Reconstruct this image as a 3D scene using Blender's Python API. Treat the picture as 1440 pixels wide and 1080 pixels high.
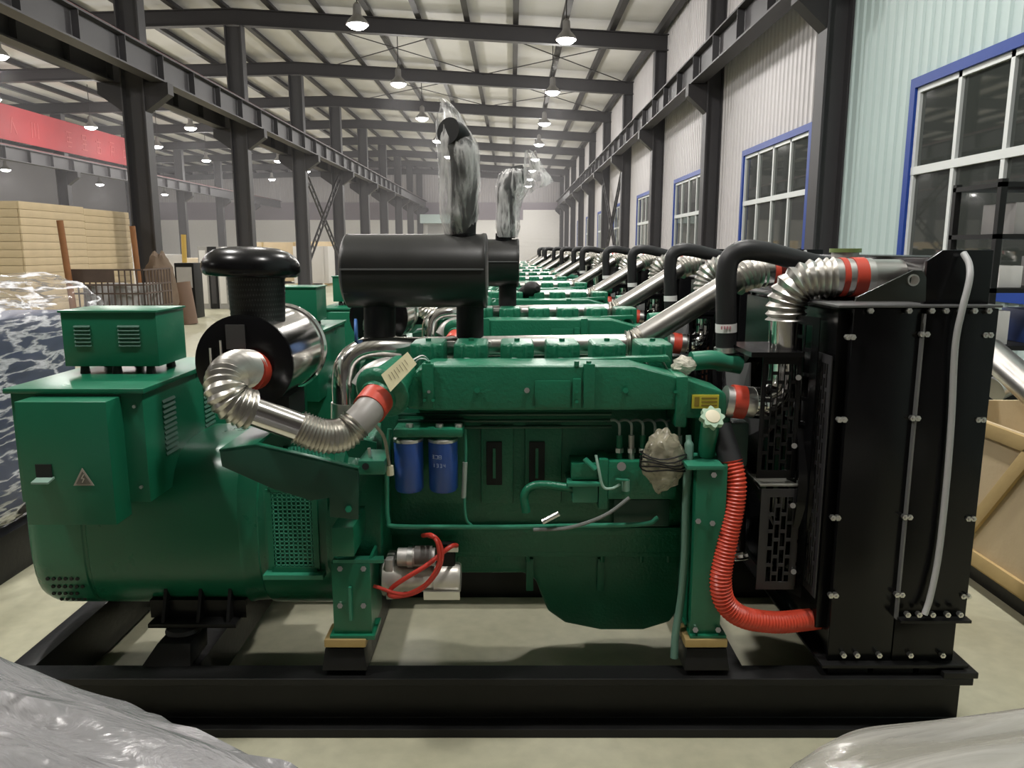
import bpy, bmesh, math, random
from mathutils import Vector, Matrix
random.seed(7)
scene = bpy.context.scene
for o in list(bpy.data.objects):
    bpy.data.objects.remove(o, do_unlink=True)
COL = scene.collection

# ------------------------------------------------------------------ camera, world, exposure
F_PX = 1081.0
PITCH = math.radians(10.0)
CAM_H = 1.7
cam_data = bpy.data.cameras.new('camera')
cam_data.sensor_width = 36.0
cam_data.lens = F_PX / 1440.0 * 36.0
cam_data.clip_start = 0.05
cam_data.clip_end = 300
cam = bpy.data.objects.new('camera', cam_data)
cam.location = (0, 0, CAM_H)
cam.rotation_euler = (math.radians(90) - PITCH, 0, 0)
COL.objects.link(cam)
scene.camera = cam
world = bpy.data.worlds.new('world')
scene.world = world
world.use_nodes = True
world.node_tree.nodes['Background'].inputs[0].default_value = (0.02, 0.025, 0.035, 1)
world.node_tree.nodes['Background'].inputs[1].default_value = 0.3
scene.view_settings.view_transform = 'Standard'
scene.view_settings.look = 'None'
scene.view_settings.gamma = 1.0
scene.view_settings.use_curve_mapping = False
scene.view_settings.exposure = 0.65
LAMP_W = 260.0
LAMP_SIDE = 105.0
LAMP_COL = (1.0, 0.97, 0.93)
scene.cycles.max_bounces = 8
scene.cycles.diffuse_bounces = 4
scene.cycles.glossy_bounces = 4
scene.cycles.transparent_max_bounces = 16
scene.cycles.sample_clamp_indirect = 6.0
scene.cycles.caustics_reflective = False
scene.cycles.caustics_refractive = False

# ------------------------------------------------------------------ survey helpers (photo measure -> real position at a known depth)
CT, ST = math.cos(PITCH), math.sin(PITCH)
def P(px, py, Y):
    u = (px - 720.0) / F_PX
    v = (540.0 - py) / F_PX
    t = Y / (CT + v * ST)
    return Vector((u * t, Y, CAM_H + t * (-ST + v * CT)))
def ZP(py, Y):
    return P(720, py, Y).z
def XP(px, py, Y):
    return P(px, py, Y).x
def RP(rpx, py, Y):
    return rpx / F_PX * Y / (CT + (540.0 - py) / F_PX * ST)

# ------------------------------------------------------------------ mesh builder
def frame_of(d):
    d = d.normalized()
    a = Vector((0, 0, 1)) if abs(d.z) < 0.9 else Vector((1, 0, 0))
    x = d.cross(a).normalized()
    y = d.cross(x).normalized()
    return x, y
def catmull(pts, k=6):
    pts = [Vector(p) for p in pts]
    if len(pts) < 3:
        return [pts[0].lerp(pts[-1], i / k) for i in range(k + 1)]
    ext = [pts[0] * 2 - pts[1]] + pts + [pts[-1] * 2 - pts[-2]]
    out = []
    for i in range(1, len(ext) - 2):
        p0, p1, p2, p3 = ext[i - 1], ext[i], ext[i + 1], ext[i + 2]
        for j in range(k):
            t = j / k
            out.append(0.5 * ((2 * p1) + (p2 - p0) * t + (2 * p0 - 5 * p1 + 4 * p2 - p3) * t * t + (3 * p1 - p0 - 3 * p2 + p3) * t ** 3))
    out.append(pts[-1])
    return out
def resample(path, n):
    L = [0.0]
    for a, b in zip(path, path[1:]):
        L.append(L[-1] + (b - a).length)
    out = []
    j = 0
    for i in range(n + 1):
        s = L[-1] * i / n
        while j < len(L) - 2 and L[j + 1] < s:
            j += 1
        d = L[j + 1] - L[j]
        out.append(path[j].lerp(path[j + 1], (s - L[j]) / d if d > 1e-9 else 0))
    return out, L[-1]

class MB:
    def __init__(s):
        s.v = []; s.f = []
    def add(s, vs, fs):
        b = len(s.v)
        s.v += [Vector(v) for v in vs]
        s.f += [[i + b for i in f] for f in fs]
        return s
    def box(s, x0, x1, y0, y1, z0, z1):
        x0, x1 = min(x0, x1), max(x0, x1); y0, y1 = min(y0, y1), max(y0, y1); z0, z1 = min(z0, z1), max(z0, z1)
        return s.add([(x0, y0, z0), (x1, y0, z0), (x1, y1, z0), (x0, y1, z0), (x0, y0, z1), (x1, y0, z1), (x1, y1, z1), (x0, y1, z1)],
                     [(0, 3, 2, 1), (4, 5, 6, 7), (0, 1, 5, 4), (1, 2, 6, 5), (2, 3, 7, 6), (3, 0, 4, 7)])
    def bar(s, p0, p1, w, h, up=(0, 0, 1)):
        p0, p1 = Vector(p0), Vector(p1)
        d = (p1 - p0).normalized(); up = Vector(up)
        if abs(d.dot(up)) > 0.98: up = Vector((0, 1, 0))
        x = d.cross(up).normalized() * (w / 2)
        y = x.cross(d).normalized() * (h / 2)
        vs = [p + a * x + b * y for p in (p0, p1) for a, b in ((-1, -1), (1, -1), (1, 1), (-1, 1))]
        return s.add(vs, [(3, 2, 1, 0), (4, 5, 6, 7), (0, 1, 5, 4), (1, 2, 6, 5), (2, 3, 7, 6), (3, 0, 4, 7)])
    def prism(s, poly, ext):
        poly = [Vector(p) for p in poly]; ext = Vector(ext); n = len(poly)
        nrm = Vector((0, 0, 0))
        for i in range(n):
            a, b = poly[i], poly[(i + 1) % n]
            nrm += a.cross(b)
        if nrm.dot(ext) > 0:
            poly = poly[::-1]
        vs = poly + [p + ext for p in poly]
        fs = [list(range(n)), list(range(2 * n - 1, n - 1, -1))]
        for i in range(n):
            j = (i + 1) % n
            fs.append((i, i + n, j + n, j))
        return s.add(vs, fs)
    def tube(s, path, r, n=10, cap=True):
        path = [Vector(p) for p in path]; m = len(path)
        rs = r if isinstance(r, (list, tuple)) else [r] * m
        d = (path[1] - path[0]).normalized()
        x, y = frame_of(d)
        vs = []
        for i, p in enumerate(path):
            if i == 0: t = path[1] - path[0]
            elif i == m - 1: t = path[-1] - path[-2]
            else: t = path[i + 1] - path[i - 1]
            t = t.normalized() if t.length > 1e-9 else d
            x = (x - t * x.dot(t)).normalized(); y = t.cross(x)
            for k in range(n):
                a = 2 * math.pi * k / n
                vs.append(p + (x * math.cos(a) + y * math.sin(a)) * rs[i])
        fs = []
        for i in range(m - 1):
            for k in range(n):
                k2 = (k + 1) % n
                fs.append((i * n + k, i * n + k2, (i + 1) * n + k2, (i + 1) * n + k))
        if cap:
            fs.append(list(range(n - 1, -1, -1))); fs.append([(m - 1) * n + k for k in range(n)])
        return s.add(vs, fs)
    def cyl(s, p0, p1, r0, r1=None, n=16):
        return s.tube([p0, p1], [r0, r0 if r1 is None else r1], n)
    def lathe(s, o, axis, prof, n=24):
        o, axis = Vector(o), Vector(axis).normalized()
        return s.tube2(o, axis, prof, n)
    def tube2(s, o, axis, prof, n, cap=True):
        x, y = frame_of(axis); y = axis.cross(x)
        vs = []; m = len(prof)
        for d, r in prof:
            for k in range(n):
                a = 2 * math.pi * k / n
                vs.append(o + axis * d + (x * math.cos(a) + y * math.sin(a)) * max(r, 1e-4))
        fs = []
        for i in range(m - 1):
            for k in range(n):
                k2 = (k + 1) % n
                fs.append((i * n + k, i * n + k2, (i + 1) * n + k2, (i + 1) * n + k))
        if cap: fs.append(list(range(n - 1, -1, -1))); fs.append([(m - 1) * n + k for k in range(n)])
        return s.add(vs, fs)
    def ribbed(s, pts, r, pitch=0.016, amp=0.006, n=16, k=8):
        path, L = resample(catmull(pts, k), 200)
        m = max(8, int(L / pitch) * 4)
        path, L = resample(path, m)
        rs = [r + amp * math.cos(math.pi * i / 2) for i in range(len(path))]
        return s.tube(path, rs, n)
    def build(s, name, mat, parent=None, bevel=0.0, seg=2, smooth=True, angle=35, kind=None, label=None, fix=False):
        c = Vector((0, 0, 0))
        lo = Vector((min(v.x for v in s.v), min(v.y for v in s.v), min(v.z for v in s.v)))
        hi = Vector((max(v.x for v in s.v), max(v.y for v in s.v), max(v.z for v in s.v)))
        c = (lo + hi) / 2
        me = bpy.data.meshes.new(name)
        me.from_pydata([v - c for v in s.v], [], s.f)
        if bevel > 0 or fix:
            bm = bmesh.new(); bm.from_mesh(me)
            if fix:
                bmesh.ops.recalc_face_normals(bm, faces=bm.faces)
            if bevel > 0:
                es = [e for e in bm.edges if len(e.link_faces) == 2 and e.calc_face_angle(0) > math.radians(30)]
                bmesh.ops.bevel(bm, geom=es, offset=bevel, segments=seg, profile=0.6, affect='EDGES', clamp_overlap=True)
            bm.to_mesh(me); bm.free()
        if smooth:
            me.polygons.foreach_set('use_smooth', [True] * len(me.polygons))
            me.set_sharp_from_angle(angle=math.radians(angle))
        me.materials.append(mat)
        o = bpy.data.objects.new(name, me)
        COL.objects.link(o)
        if parent is not None:
            o.parent = parent
            o.location = c - world_loc(parent)
        else:
            o.location = c
        if kind: o['kind'] = kind
        if label: o['label'] = label
        return o
def world_loc(o):
    p = Vector(o.location)
    while o.parent is not None:
        o = o.parent
        p += Vector(o.location)
    return p
def tag(o, label=None, cat=None, group=None, kind=None):
    if label: o['label'] = label
    if cat: o['category'] = cat
    if group: o['group'] = group
    if kind: o['kind'] = kind
    return o
def thing(name, loc, label, cat, group=None):
    o = bpy.data.objects.new(name, None)
    o.empty_display_size = 0.1
    o.location = loc
    COL.objects.link(o)
    return tag(o, label, cat, group)
def piece(src, parent, world_pos, rot=None, name=None):
    """another copy of a part, sharing its mesh"""
    c = src.copy(); COL.objects.link(c)
    c.parent = parent
    c.location = Vector(world_pos) - (world_loc(parent) if parent is not None else Vector((0, 0, 0)))
    if rot is not None: c.rotation_euler = rot
    return c
ORD = ['first', 'second', 'third', 'fourth', 'fifth', 'sixth', 'seventh', 'eighth', 'ninth', 'tenth', 'eleventh', 'twelfth', 'thirteenth', 'fourteenth']

# ------------------------------------------------------------------ materials
def mat(name, col, rough=0.5, metal=0.0, var=0.0, vscale=6.0, bump=0.0, bscale=40.0, spec=0.5, rvar=0.0, coat=0.0):
    m = bpy.data.materials.new(name); m.use_nodes = True
    nt = m.node_tree; b = nt.nodes['Principled BSDF']
    b.inputs['Base Color'].default_value = (*col, 1)
    b.inputs['Roughness'].default_value = rough
    b.inputs['Metallic'].default_value = metal
    b.inputs['Specular IOR Level'].default_value = spec
    if coat: b.inputs['Coat Weight'].default_value = coat; b.inputs['Coat Roughness'].default_value = 0.08
    tc = nt.nodes.new('ShaderNodeTexCoord')
    if var > 0 or rvar > 0:
        n = nt.nodes.new('ShaderNodeTexNoise'); n.inputs['Scale'].default_value = vscale; n.inputs['Detail'].default_value = 5
        nt.links.new(tc.outputs['Object'], n.inputs['Vector'])
        if var > 0:
            mx = nt.nodes.new('ShaderNodeMix'); mx.data_type = 'RGBA'
            mx.inputs[6].default_value = (*[c * (1 - var) for c in col], 1)
            mx.inputs[7].default_value = (*[min(1, c * (1 + var)) for c in col], 1)
            nt.links.new(n.outputs['Fac'], mx.inputs[0]); nt.links.new(mx.outputs[2], b.inputs['Base Color'])
        if rvar > 0:
            mr = nt.nodes.new('ShaderNodeMapRange'); mr.inputs[3].default_value = max(0.02, rough - rvar); mr.inputs[4].default_value = min(1, rough + rvar)
            nt.links.new(n.outputs['Fac'], mr.inputs[0]); nt.links.new(mr.outputs[0], b.inputs['Roughness'])
    if bump > 0:
        n2 = nt.nodes.new('ShaderNodeTexNoise'); n2.inputs['Scale'].default_value = bscale; n2.inputs['Detail'].default_value = 3
        nt.links.new(tc.outputs['Object'], n2.inputs['Vector'])
        bp = nt.nodes.new('ShaderNodeBump'); bp.inputs['Strength'].default_value = bump; bp.inputs['Distance'].default_value = 0.01
        nt.links.new(n2.outputs['Fac'], bp.inputs['Height']); nt.links.new(bp.outputs[0], b.inputs['Normal'])
    return m
def film_mat(name, col, lo, hi, scale, rough=0.18, bump=0.6, stretch=(1, 1, 2.6), ridge=0.0, distort=1.2, tilt=0.0):
    m = bpy.data.materials.new(name); m.use_nodes = True
    nt = m.node_tree; b = nt.nodes['Principled BSDF']; out = nt.nodes['Material Output']
    b.inputs['Base Color'].default_value = (*col, 1); b.inputs['Roughness'].default_value = rough
    tc = nt.nodes.new('ShaderNodeTexCoord')
    mp = nt.nodes.new('ShaderNodeMapping'); mp.inputs['Scale'].default_value = stretch; mp.inputs['Rotation'].default_value = (tilt, -tilt, 0)
    nt.links.new(tc.outputs['Object'], mp.inputs[0])
    n = nt.nodes.new('ShaderNodeTexNoise'); n.inputs['Scale'].default_value = scale; n.inputs['Detail'].default_value = 8; n.inputs['Distortion'].default_value = distort
    nt.links.new(mp.outputs[0], n.inputs['Vector'])
    mr = nt.nodes.new('ShaderNodeMapRange'); mr.inputs[1].default_value = 0.35; mr.inputs[2].default_value = 0.7; mr.inputs[3].default_value = lo; mr.inputs[4].default_value = hi
    if ridge:
        def math_(op, a, b=None):
            q = nt.nodes.new('ShaderNodeMath'); q.operation = op
            nt.links.new(a, q.inputs[0])
            if b is not None: q.inputs[1].default_value = b
            return q.outputs[0]
        q = math_('SUBTRACT', n.outputs['Fac'], 0.5); q = math_('ABSOLUTE', q); q = math_('MULTIPLY', q, -ridge); q = math_('ADD', q, 1.0); q = math_('MAXIMUM', q, 0.0)
        mr.inputs[1].default_value = 0.0; mr.inputs[2].default_value = 1.0
        nt.links.new(q, mr.inputs[0])
    else:
        nt.links.new(n.outputs['Fac'], mr.inputs[0])
    bp = nt.nodes.new('ShaderNodeBump'); bp.inputs['Strength'].default_value = bump; bp.inputs['Distance'].default_value = 0.03
    nt.links.new(n.outputs['Fac'], bp.inputs['Height']); nt.links.new(bp.outputs[0], b.inputs['Normal'])
    tr = nt.nodes.new('ShaderNodeBsdfTransparent'); mx = nt.nodes.new('ShaderNodeMixShader')
    nt.links.new(mr.outputs[0], mx.inputs[0]); nt.links.new(tr.outputs[0], mx.inputs[1]); nt.links.new(b.outputs[0], mx.inputs[2])
    nt.links.new(mx.outputs[0], out.inputs[0])
    return m
def emis(name, col, s):
    m = bpy.data.materials.new(name); m.use_nodes = True
    b = m.node_tree.nodes['Principled BSDF']
    b.inputs['Base Color'].default_value = (*col, 1)
    b.inputs['Emission Color'].default_value = (*col, 1); b.inputs['Emission Strength'].default_value = s
    return m
GREEN = mat('green_paint', (0.010, 0.135, 0.070), 0.30, var=0.12, vscale=5, bump=0.04, bscale=60, rvar=0.08)
GREENC = mat('green_cast', (0.011, 0.145, 0.075), 0.36, var=0.2, vscale=9, bump=0.25, bscale=90, rvar=0.1)
BLACK = mat('black_paint', (0.0045, 0.0045, 0.005), 0.22, var=0.2, vscale=3, rvar=0.08, spec=0.25)
BLACKM = mat('black_matte', (0.007, 0.007, 0.007), 0.55, var=0.2, spec=0.3)
BASEB = mat('frame_black', (0.010, 0.010, 0.010), 0.36, spec=0.25, var=0.35, vscale=8, rvar=0.12, bump=0.08)
RUBBER = mat('rubber', (0.010, 0.010, 0.011), 0.5, var=0.2)
CHROME = mat('steel_bright', (0.78, 0.76, 0.73), 0.14, metal=1.0, rvar=0.05)
ALU = mat('aluminium', (0.62, 0.60, 0.57), 0.30, metal=1.0, var=0.12, rvar=0.08)
FLEX = mat('flex_steel', (0.60, 0.58, 0.54), 0.33, metal=1.0, var=0.15)
ZINC = mat('zinc', (0.7, 0.69, 0.66), 0.35, metal=1.0)
SILVERP = mat('silver_cast', (0.55, 0.53, 0.50), 0.45, metal=0.6, var=0.15, bump=0.1)
REDS = mat('red_silicone', (0.50, 0.055, 0.03), 0.42, var=0.15)
REDH = mat('red_hose', (0.62, 0.07, 0.035), 0.38)
REDW = mat('red_cable', (0.55, 0.045, 0.03), 0.4)
BLUEF = mat('blue_filter', (0.025, 0.085, 0.36), 0.32)
PAPER = mat('paper', (0.72, 0.66, 0.42), 0.8, var=0.08)
YELLOW = mat('yellow_label', (0.62, 0.52, 0.05), 0.5)
WHITEL = mat('white_label', (0.75, 0.74, 0.72), 0.6)
GOLD = mat('gold_pad', (0.42, 0.30, 0.13), 0.45, metal=0.5, var=0.2)
DARKG = mat('dark_void', (0.006, 0.008, 0.007), 0.7)
LGREY = mat('light_hose', (0.42, 0.42, 0.42), 0.35)
CREAM = mat('cap_cream', (0.72, 0.66, 0.48), 0.5)
INK = mat('ink', (0.02, 0.02, 0.02), 0.6)
FILM = film_mat('clear_film', (0.72, 0.72, 0.75), 0.07, 0.85, 3.0, bump=0.25, stretch=(.8, .8, 4.5), ridge=22, rough=0.12, distort=.15, tilt=.35)
BAG = film_mat('bag_film', (0.75, 0.74, 0.73), 0.10, 0.68, 7, rough=0.15, bump=0.3, stretch=(2.2, 2.2, .4), ridge=9, distort=.3)
FILMF = film_mat('foreground_film', (0.20, 0.197, 0.20), 0.85, 1.0, 3, rough=0.16, bump=0.8, stretch=(1.2, 5, 5))
FLOORM = None
STEEL = mat('column_steel', (0.040, 0.038, 0.041), 0.55, var=0.15, vscale=2)
STEELD = mat('rafter_steel', (0.018, 0.016, 0.017), 0.6, var=0.15, vscale=2)
DECK = mat('roof_deck', (0.56, 0.55, 0.535), 0.75, var=0.10, vscale=1.2, bump=0.15, bscale=3)
WALLW = mat('wall_white', (0.53, 0.51, 0.515), 0.5, var=0.04, vscale=1)
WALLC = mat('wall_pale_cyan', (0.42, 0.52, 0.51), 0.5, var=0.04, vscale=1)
WALLG = mat('wall_grey', (0.22, 0.21, 0.22), 0.6, var=0.08, vscale=1)
FRAMEB = mat('window_blue', (0.010, 0.045, 0.26), 0.45, spec=0.3)
FRAMEW = mat('window_white', (0.62, 0.65, 0.64), 0.4)
GLASS = mat('night_glass', (0.035, 0.040, 0.036), 0.03, spec=0.9)
PLY = mat('plywood', (0.60, 0.475, 0.30), 0.7, var=0.14, vscale=4, bump=0.1)
PLYD = mat('plywood_dark', (0.50, 0.36, 0.16), 0.7, var=0.2, vscale=4, bump=0.1)
RUST = mat('rust_post', (0.22, 0.09, 0.03), 0.7, var=0.25)
BANNER = mat('banner_red', (0.36, 0.028, 0.035), 0.7, var=0.12, vscale=2)
BANNERL = mat('banner_letter', (0.46, 0.085, 0.085), 0.7)
GREYP = mat('grey_panel', (0.32, 0.31, 0.30), 0.6, var=0.1)
BEIGE = mat('beige_card', (0.52, 0.44, 0.32), 0.8, var=0.15)
BROWN = mat('sack_brown', (0.13, 0.09, 0.06), 0.85, var=0.3, bump=0.4, bscale=14)
BLUEM = mat('blue_machine', (0.03, 0.07, 0.26), 0.4, var=0.2)
REDB = mat('red_sign', (0.5, 0.03, 0.05), 0.6)
WHITEP = mat('white_paint', (0.68, 0.66, 0.64), 0.5, var=0.05)
YELP = mat('yellow_paint', (0.55, 0.36, 0.08), 0.6, var=0.15)

def floor_mat():
    m = mat('concrete_floor', (0.40, 0.385, 0.30), 0.42)
    nt = m.node_tree; b = nt.nodes['Principled BSDF']
    tc = nt.nodes.new('ShaderNodeTexCoord')
    n1 = nt.nodes.new('ShaderNodeTexNoise'); n1.inputs['Scale'].default_value = 0.9; n1.inputs['Detail'].default_value = 8
    n2 = nt.nodes.new('ShaderNodeTexNoise'); n2.inputs['Scale'].default_value = 14; n2.inputs['Detail'].default_value = 6
    nt.links.new(tc.outputs['Object'], n1.inputs['Vector']); nt.links.new(tc.outputs['Object'], n2.inputs['Vector'])
    r = nt.nodes.new('ShaderNodeValToRGB')
    r.color_ramp.elements[0].position = 0.3; r.color_ramp.elements[0].color = (0.44, 0.42, 0.285, 1)
    r.color_ramp.elements[1].position = 0.7; r.color_ramp.elements[1].color = (0.60, 0.58, 0.43, 1)
    nt.links.new(n1.outputs['Fac'], r.inputs[0])
    mx = nt.nodes.new('ShaderNodeMix'); mx.data_type = 'RGBA'; mx.blend_type = 'MULTIPLY'; mx.inputs[0].default_value = 0.35
    nt.links.new(r.outputs[0], mx.inputs[6]); nt.links.new(n2.outputs['Fac'], mx.inputs[7])
    nt.links.new(mx.outputs[2], b.inputs['Base Color'])
    mr = nt.nodes.new('ShaderNodeMapRange'); mr.inputs[3].default_value = 0.28; mr.inputs[4].default_value = 0.6
    nt.links.new(n1.outputs['Fac'], mr.inputs[0]); nt.links.new(mr.outputs[0], b.inputs['Roughness'])
    return m
FLOORM = floor_mat()
# ------------------------------------------------------------------ the hall
XR, XL, XL2, XL3 = 4.23, -7.5, -19.3, -31.0
Y0, Y1 = -10.0, 64.4
BAYS = [-1.9, 4.1, 10.1, 16.1, 22.1, 28.1, 34.1, 40.1, 46.1, 52.1, 58.1, 64.1]
def zr(x):
    if x > XL: return 7.62 - (x - XL) * 0.0563
    return 7.62 - (XL - x) * 0.025
floor = MB().box(XL3 - .3, XR + .3, Y0, Y1 + .3, -0.3, 0).build('floor', FLOORM, smooth=False)
tag(floor, 'pale worn concrete factory floor under the machines', kind='structure')
c = MB()
pts = [(XL3 - .3, zr(XL3)), (XL2, zr(XL2)), (XL, zr(XL)), (XR + .3, zr(XR))]
poly = [(x, Y0, z + .62) for x, z in pts] + [(x, Y0, z + .74) for x, z in reversed(pts)]
ceiling = c.prism(poly, (0, Y1 + .3 - Y0, 0)).build('ceiling', DECK, smooth=False, fix=True)
tag(ceiling, 'pale insulated roof deck over dark purlins and rafters', kind='structure')
# rafters: I beams following the roof slope, each span one piece
def ibeam_between(p0, p1, h, w, tf=.025, tw=.014):
    p0, p1 = Vector(p0), Vector(p1); m = MB()
    up = Vector((0, 0, 1))
    d = (p1 - p0).normalized(); s = d.cross(up).normalized()
    prof = [(-w/2, 0), (w/2, 0), (w/2, tf), (tw/2, tf), (tw/2, h - tf), (w/2, h - tf), (w/2, h), (-w/2, h), (-w/2, h - tf), (-tw/2, h - tf), (-tw/2, tf), (-w/2, tf)]
    return m.prism([p0 + s * a + up * b for a, b in prof], p1 - p0)
r1 = r2 = r3 = None
for y in BAYS:
    if y < 15: continue
    if r1 is None:
        r1 = ibeam_between((XL, y, zr(XL)), (XR, y, zr(XR)), .42, .22).build('rafter', STEELD, ceiling, smooth=False, fix=True)
        r2 = ibeam_between((XL2, y, zr(XL2)), (XL, y, zr(XL)), .42, .22).build('rafter', STEELD, ceiling, smooth=False, fix=True)
        r3 = ibeam_between((XL3, y, zr(XL3)), (XL2, y, zr(XL2)), .42, .22).build('rafter', STEELD, ceiling, smooth=False, fix=True)
    else:
        for r in (r1, r2, r3):
            w = world_loc(r); piece(r, ceiling, (w.x, y, w.z))
pl = None
xs = [4.0 - 1.3 * i for i in range(27)]
for x in xs:
    if pl is None:
        pl = MB().prism([(x - .075, Y0, zr(x) + .42), (x + .075, Y0, zr(x) + .42), (x + .075, Y0, zr(x) + .44), (x - .05, Y0, zr(x) + .44), (x - .05, Y0, zr(x) + .62), (x - .075, Y0, zr(x) + .62)], (0, Y1 - Y0, 0)).build('purlin', STEELD, ceiling, smooth=False, fix=True)
    else:
        piece(pl, ceiling, (x, (Y0 + Y1) / 2, zr(x) + .52))
# cross tie rods under the deck in two bays
for ya, yb in ((22.1, 28.1), (28.1, 34.1)):
    for xa, xb in ((-6.2, -1.0), (-1.0, -6.2), (-1.0, 4.0), (4.0, -1.0)):
        MB().cyl((xa, ya, zr(xa) + .38), (xb, yb, zr(xb) + .38), .016, n=6).build('tie_rod', STEELD, ceiling)

# columns
def hcol(name, xc, y, dx, wy, zt):
    m = MB(); t = .03
    p = [(-dx/2, -wy/2), (-dx/2 + t, -wy/2), (-dx/2 + t, -.012), (dx/2 - t, -.012), (dx/2 - t, -wy/2), (dx/2, -wy/2),
         (dx/2, wy/2), (dx/2 - t, wy/2), (dx/2 - t, .012), (-dx/2 + t, .012), (-dx/2 + t, wy/2), (-dx/2, wy/2)]
    return m.prism([(xc + a, y + b, 0) for a, b in p], (0, 0, zt)).build(name, STEEL, smooth=False, fix=True)
def corbel(parent, xa, xb, y, zt=4.93):
    s = 1 if xb > xa else -1
    MB().prism([(xa, y - .13, zt - .55), (xa, y - .13, zt), (xb, y - .13, zt), (xb, y - .13, zt - .22)], (0, .26, 0)).build('corbel', STEELD, parent, smooth=False, fix=True)
rightcols, leftcols = [], []
k = 0
for i, y in enumerate(BAYS):
    if y > 8:
        o = hcol('steel_column', 4.055, y + .15, .33, .30, zr(4.0) + .02)
        tag(o, '%s dark grey steel column along the windowed wall' % ORD[k], kind='structure')
        corbel(o, 3.89, 3.52, y + .15)
        rightcols.append(o)
        o = hcol('steel_column', XL, y, .46, .30, zr(XL) - .02)
        tag(o, '%s grey steel column between the two bays' % ORD[k - 1] if k else 'grey steel column between the bays, beyond the left edge', kind='structure')
        corbel(o, XL + .23, -6.8, y); corbel(o, XL - .23, -8.2, y)
        leftcols.append(o)
        k += 1
    if 22 < y < 60:
        o = hcol('steel_column', XL2, y, .46, .30, zr(XL2) - .02)
        tag(o, 'grey steel column of the far left aisle behind the crates', kind='structure')
        corbel(o, XL2 + .23, XL2 + .7, y)
# crane runways
def runway(x, label, ya=9.6):
    b = ibeam_between((x, ya, 4.94), (x, Y1 - .4, 4.94), .52, .28, tf=.03).build('crane_runway_beam', STEEL, smooth=False, fix=True)
    tag(b, label, kind='structure')
    MB().box(x - .03, x + .03, ya, Y1 - .4, 5.46, 5.53).build('rail', mat_rail, b, smooth=False)
    st = None
    y = ya + .4
    while y < 50:
        for s in (-1, 1):
            xx = x + s * .075
            if st is None: st = MB().box(xx - .06, xx + .06, y - .008, y + .008, 4.97, 5.43).build('stiffener', STEEL, b, smooth=False)
            else: piece(st, b, (xx, y, 5.20))
        y += 1.5
    return b
mat_rail = mat('rail_rust', (0.16, 0.05, 0.05), 0.6, var=0.2)
runway(3.70, 'crane runway beam along the windowed wall')
runway(-7.0, 'crane runway beam on the column corbels facing the generator row')
runway(-8.0, 'crane runway beam on the far side of the middle columns')
runway(XL2 + .5, 'distant crane runway beam under the red banner', 20)
# laced cross braces between columns
def laced(parent, x, p, q):
    p, q = Vector((x, *p)), Vector((x, *q)); d = (q - p); n = Vector((0, -d.z, d.y)).normalized() * .14
    for s in (-1, 1):
        MB().bar(p + n * s, q + n * s, .06, .05).build('brace_chord', STEELD, parent, smooth=False)
    L = d.length; m = int(L / .42)
    for i in range(1, m):
        c0 = p + d * (i / m)
        MB().bar(c0 - n, c0 + n, .05, .03, up=(1, 0, 0)).build('brace_batten', STEELD, parent, smooth=False)
laced(leftcols[3], XL, (28.3, 4.7), (33.9, 1.3)); laced(leftcols[3], XL + .12, (28.3, 1.3), (33.9, 4.7))
laced(rightcols[3], 4.0, (28.5, 4.7), (34.0, 1.0)); laced(rightcols[3], 3.9, (28.5, 1.0), (34.0, 4.7))

# ribbed cladding sheets
SHEETS = {}
def ribsheet(parent, mt, y0, w, z0, h, name='cladding_sheet', axis='y', at=XR, face=-1):
    key = (round(w, 3), round(h, 3), axis, face, mt.name)
    if key not in SHEETS:
        n = max(2, round(w / .2)); pit = w / n; d = .022
        us = []
        for i in range(n):
            a = i * pit
            us += [(a, 0), (a + pit * .55, 0), (a + pit * .65, d), (a + pit * .9, d)]
        us.append((w, 0))
        m = MB(); vs = []
        for (u, dd) in us:
            for z in (0, h):
                vs.append((face * dd, u, z) if axis == 'y' else (u, face * dd, z))
        fs = [(2 * i, 2 * i + 2, 2 * i + 3, 2 * i + 1) for i in range(len(us) - 1)]
        m.add(vs, fs)
        o = m.build(name, mt, parent, smooth=False)
        SHEETS[key] = o
        o.location = Vector(o.location) + (Vector((at, y0, z0)) if axis == 'y' else Vector((y0, at, z0)))
        return o
    src = SHEETS[key]
    c = src.copy(); COL.objects.link(c); c.parent = parent
    off = Vector((face * .011, w / 2, h / 2)) if axis == 'y' else Vector((w / 2, face * .011, h / 2))
    base = Vector((at, y0, z0)) if axis == 'y' else Vector((y0, at, z0))
    c.location = base + off - world_loc(parent)
    return c
wr = MB().box(XR + .06, XR + .25, Y0, Y1, 0, 8).build('wall_right', WALLG, smooth=False)
tag(wr, 'long ribbed metal side wall with blue framed windows', kind='structure')
WZ0, WZ1 = 1.25, 3.44
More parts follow.
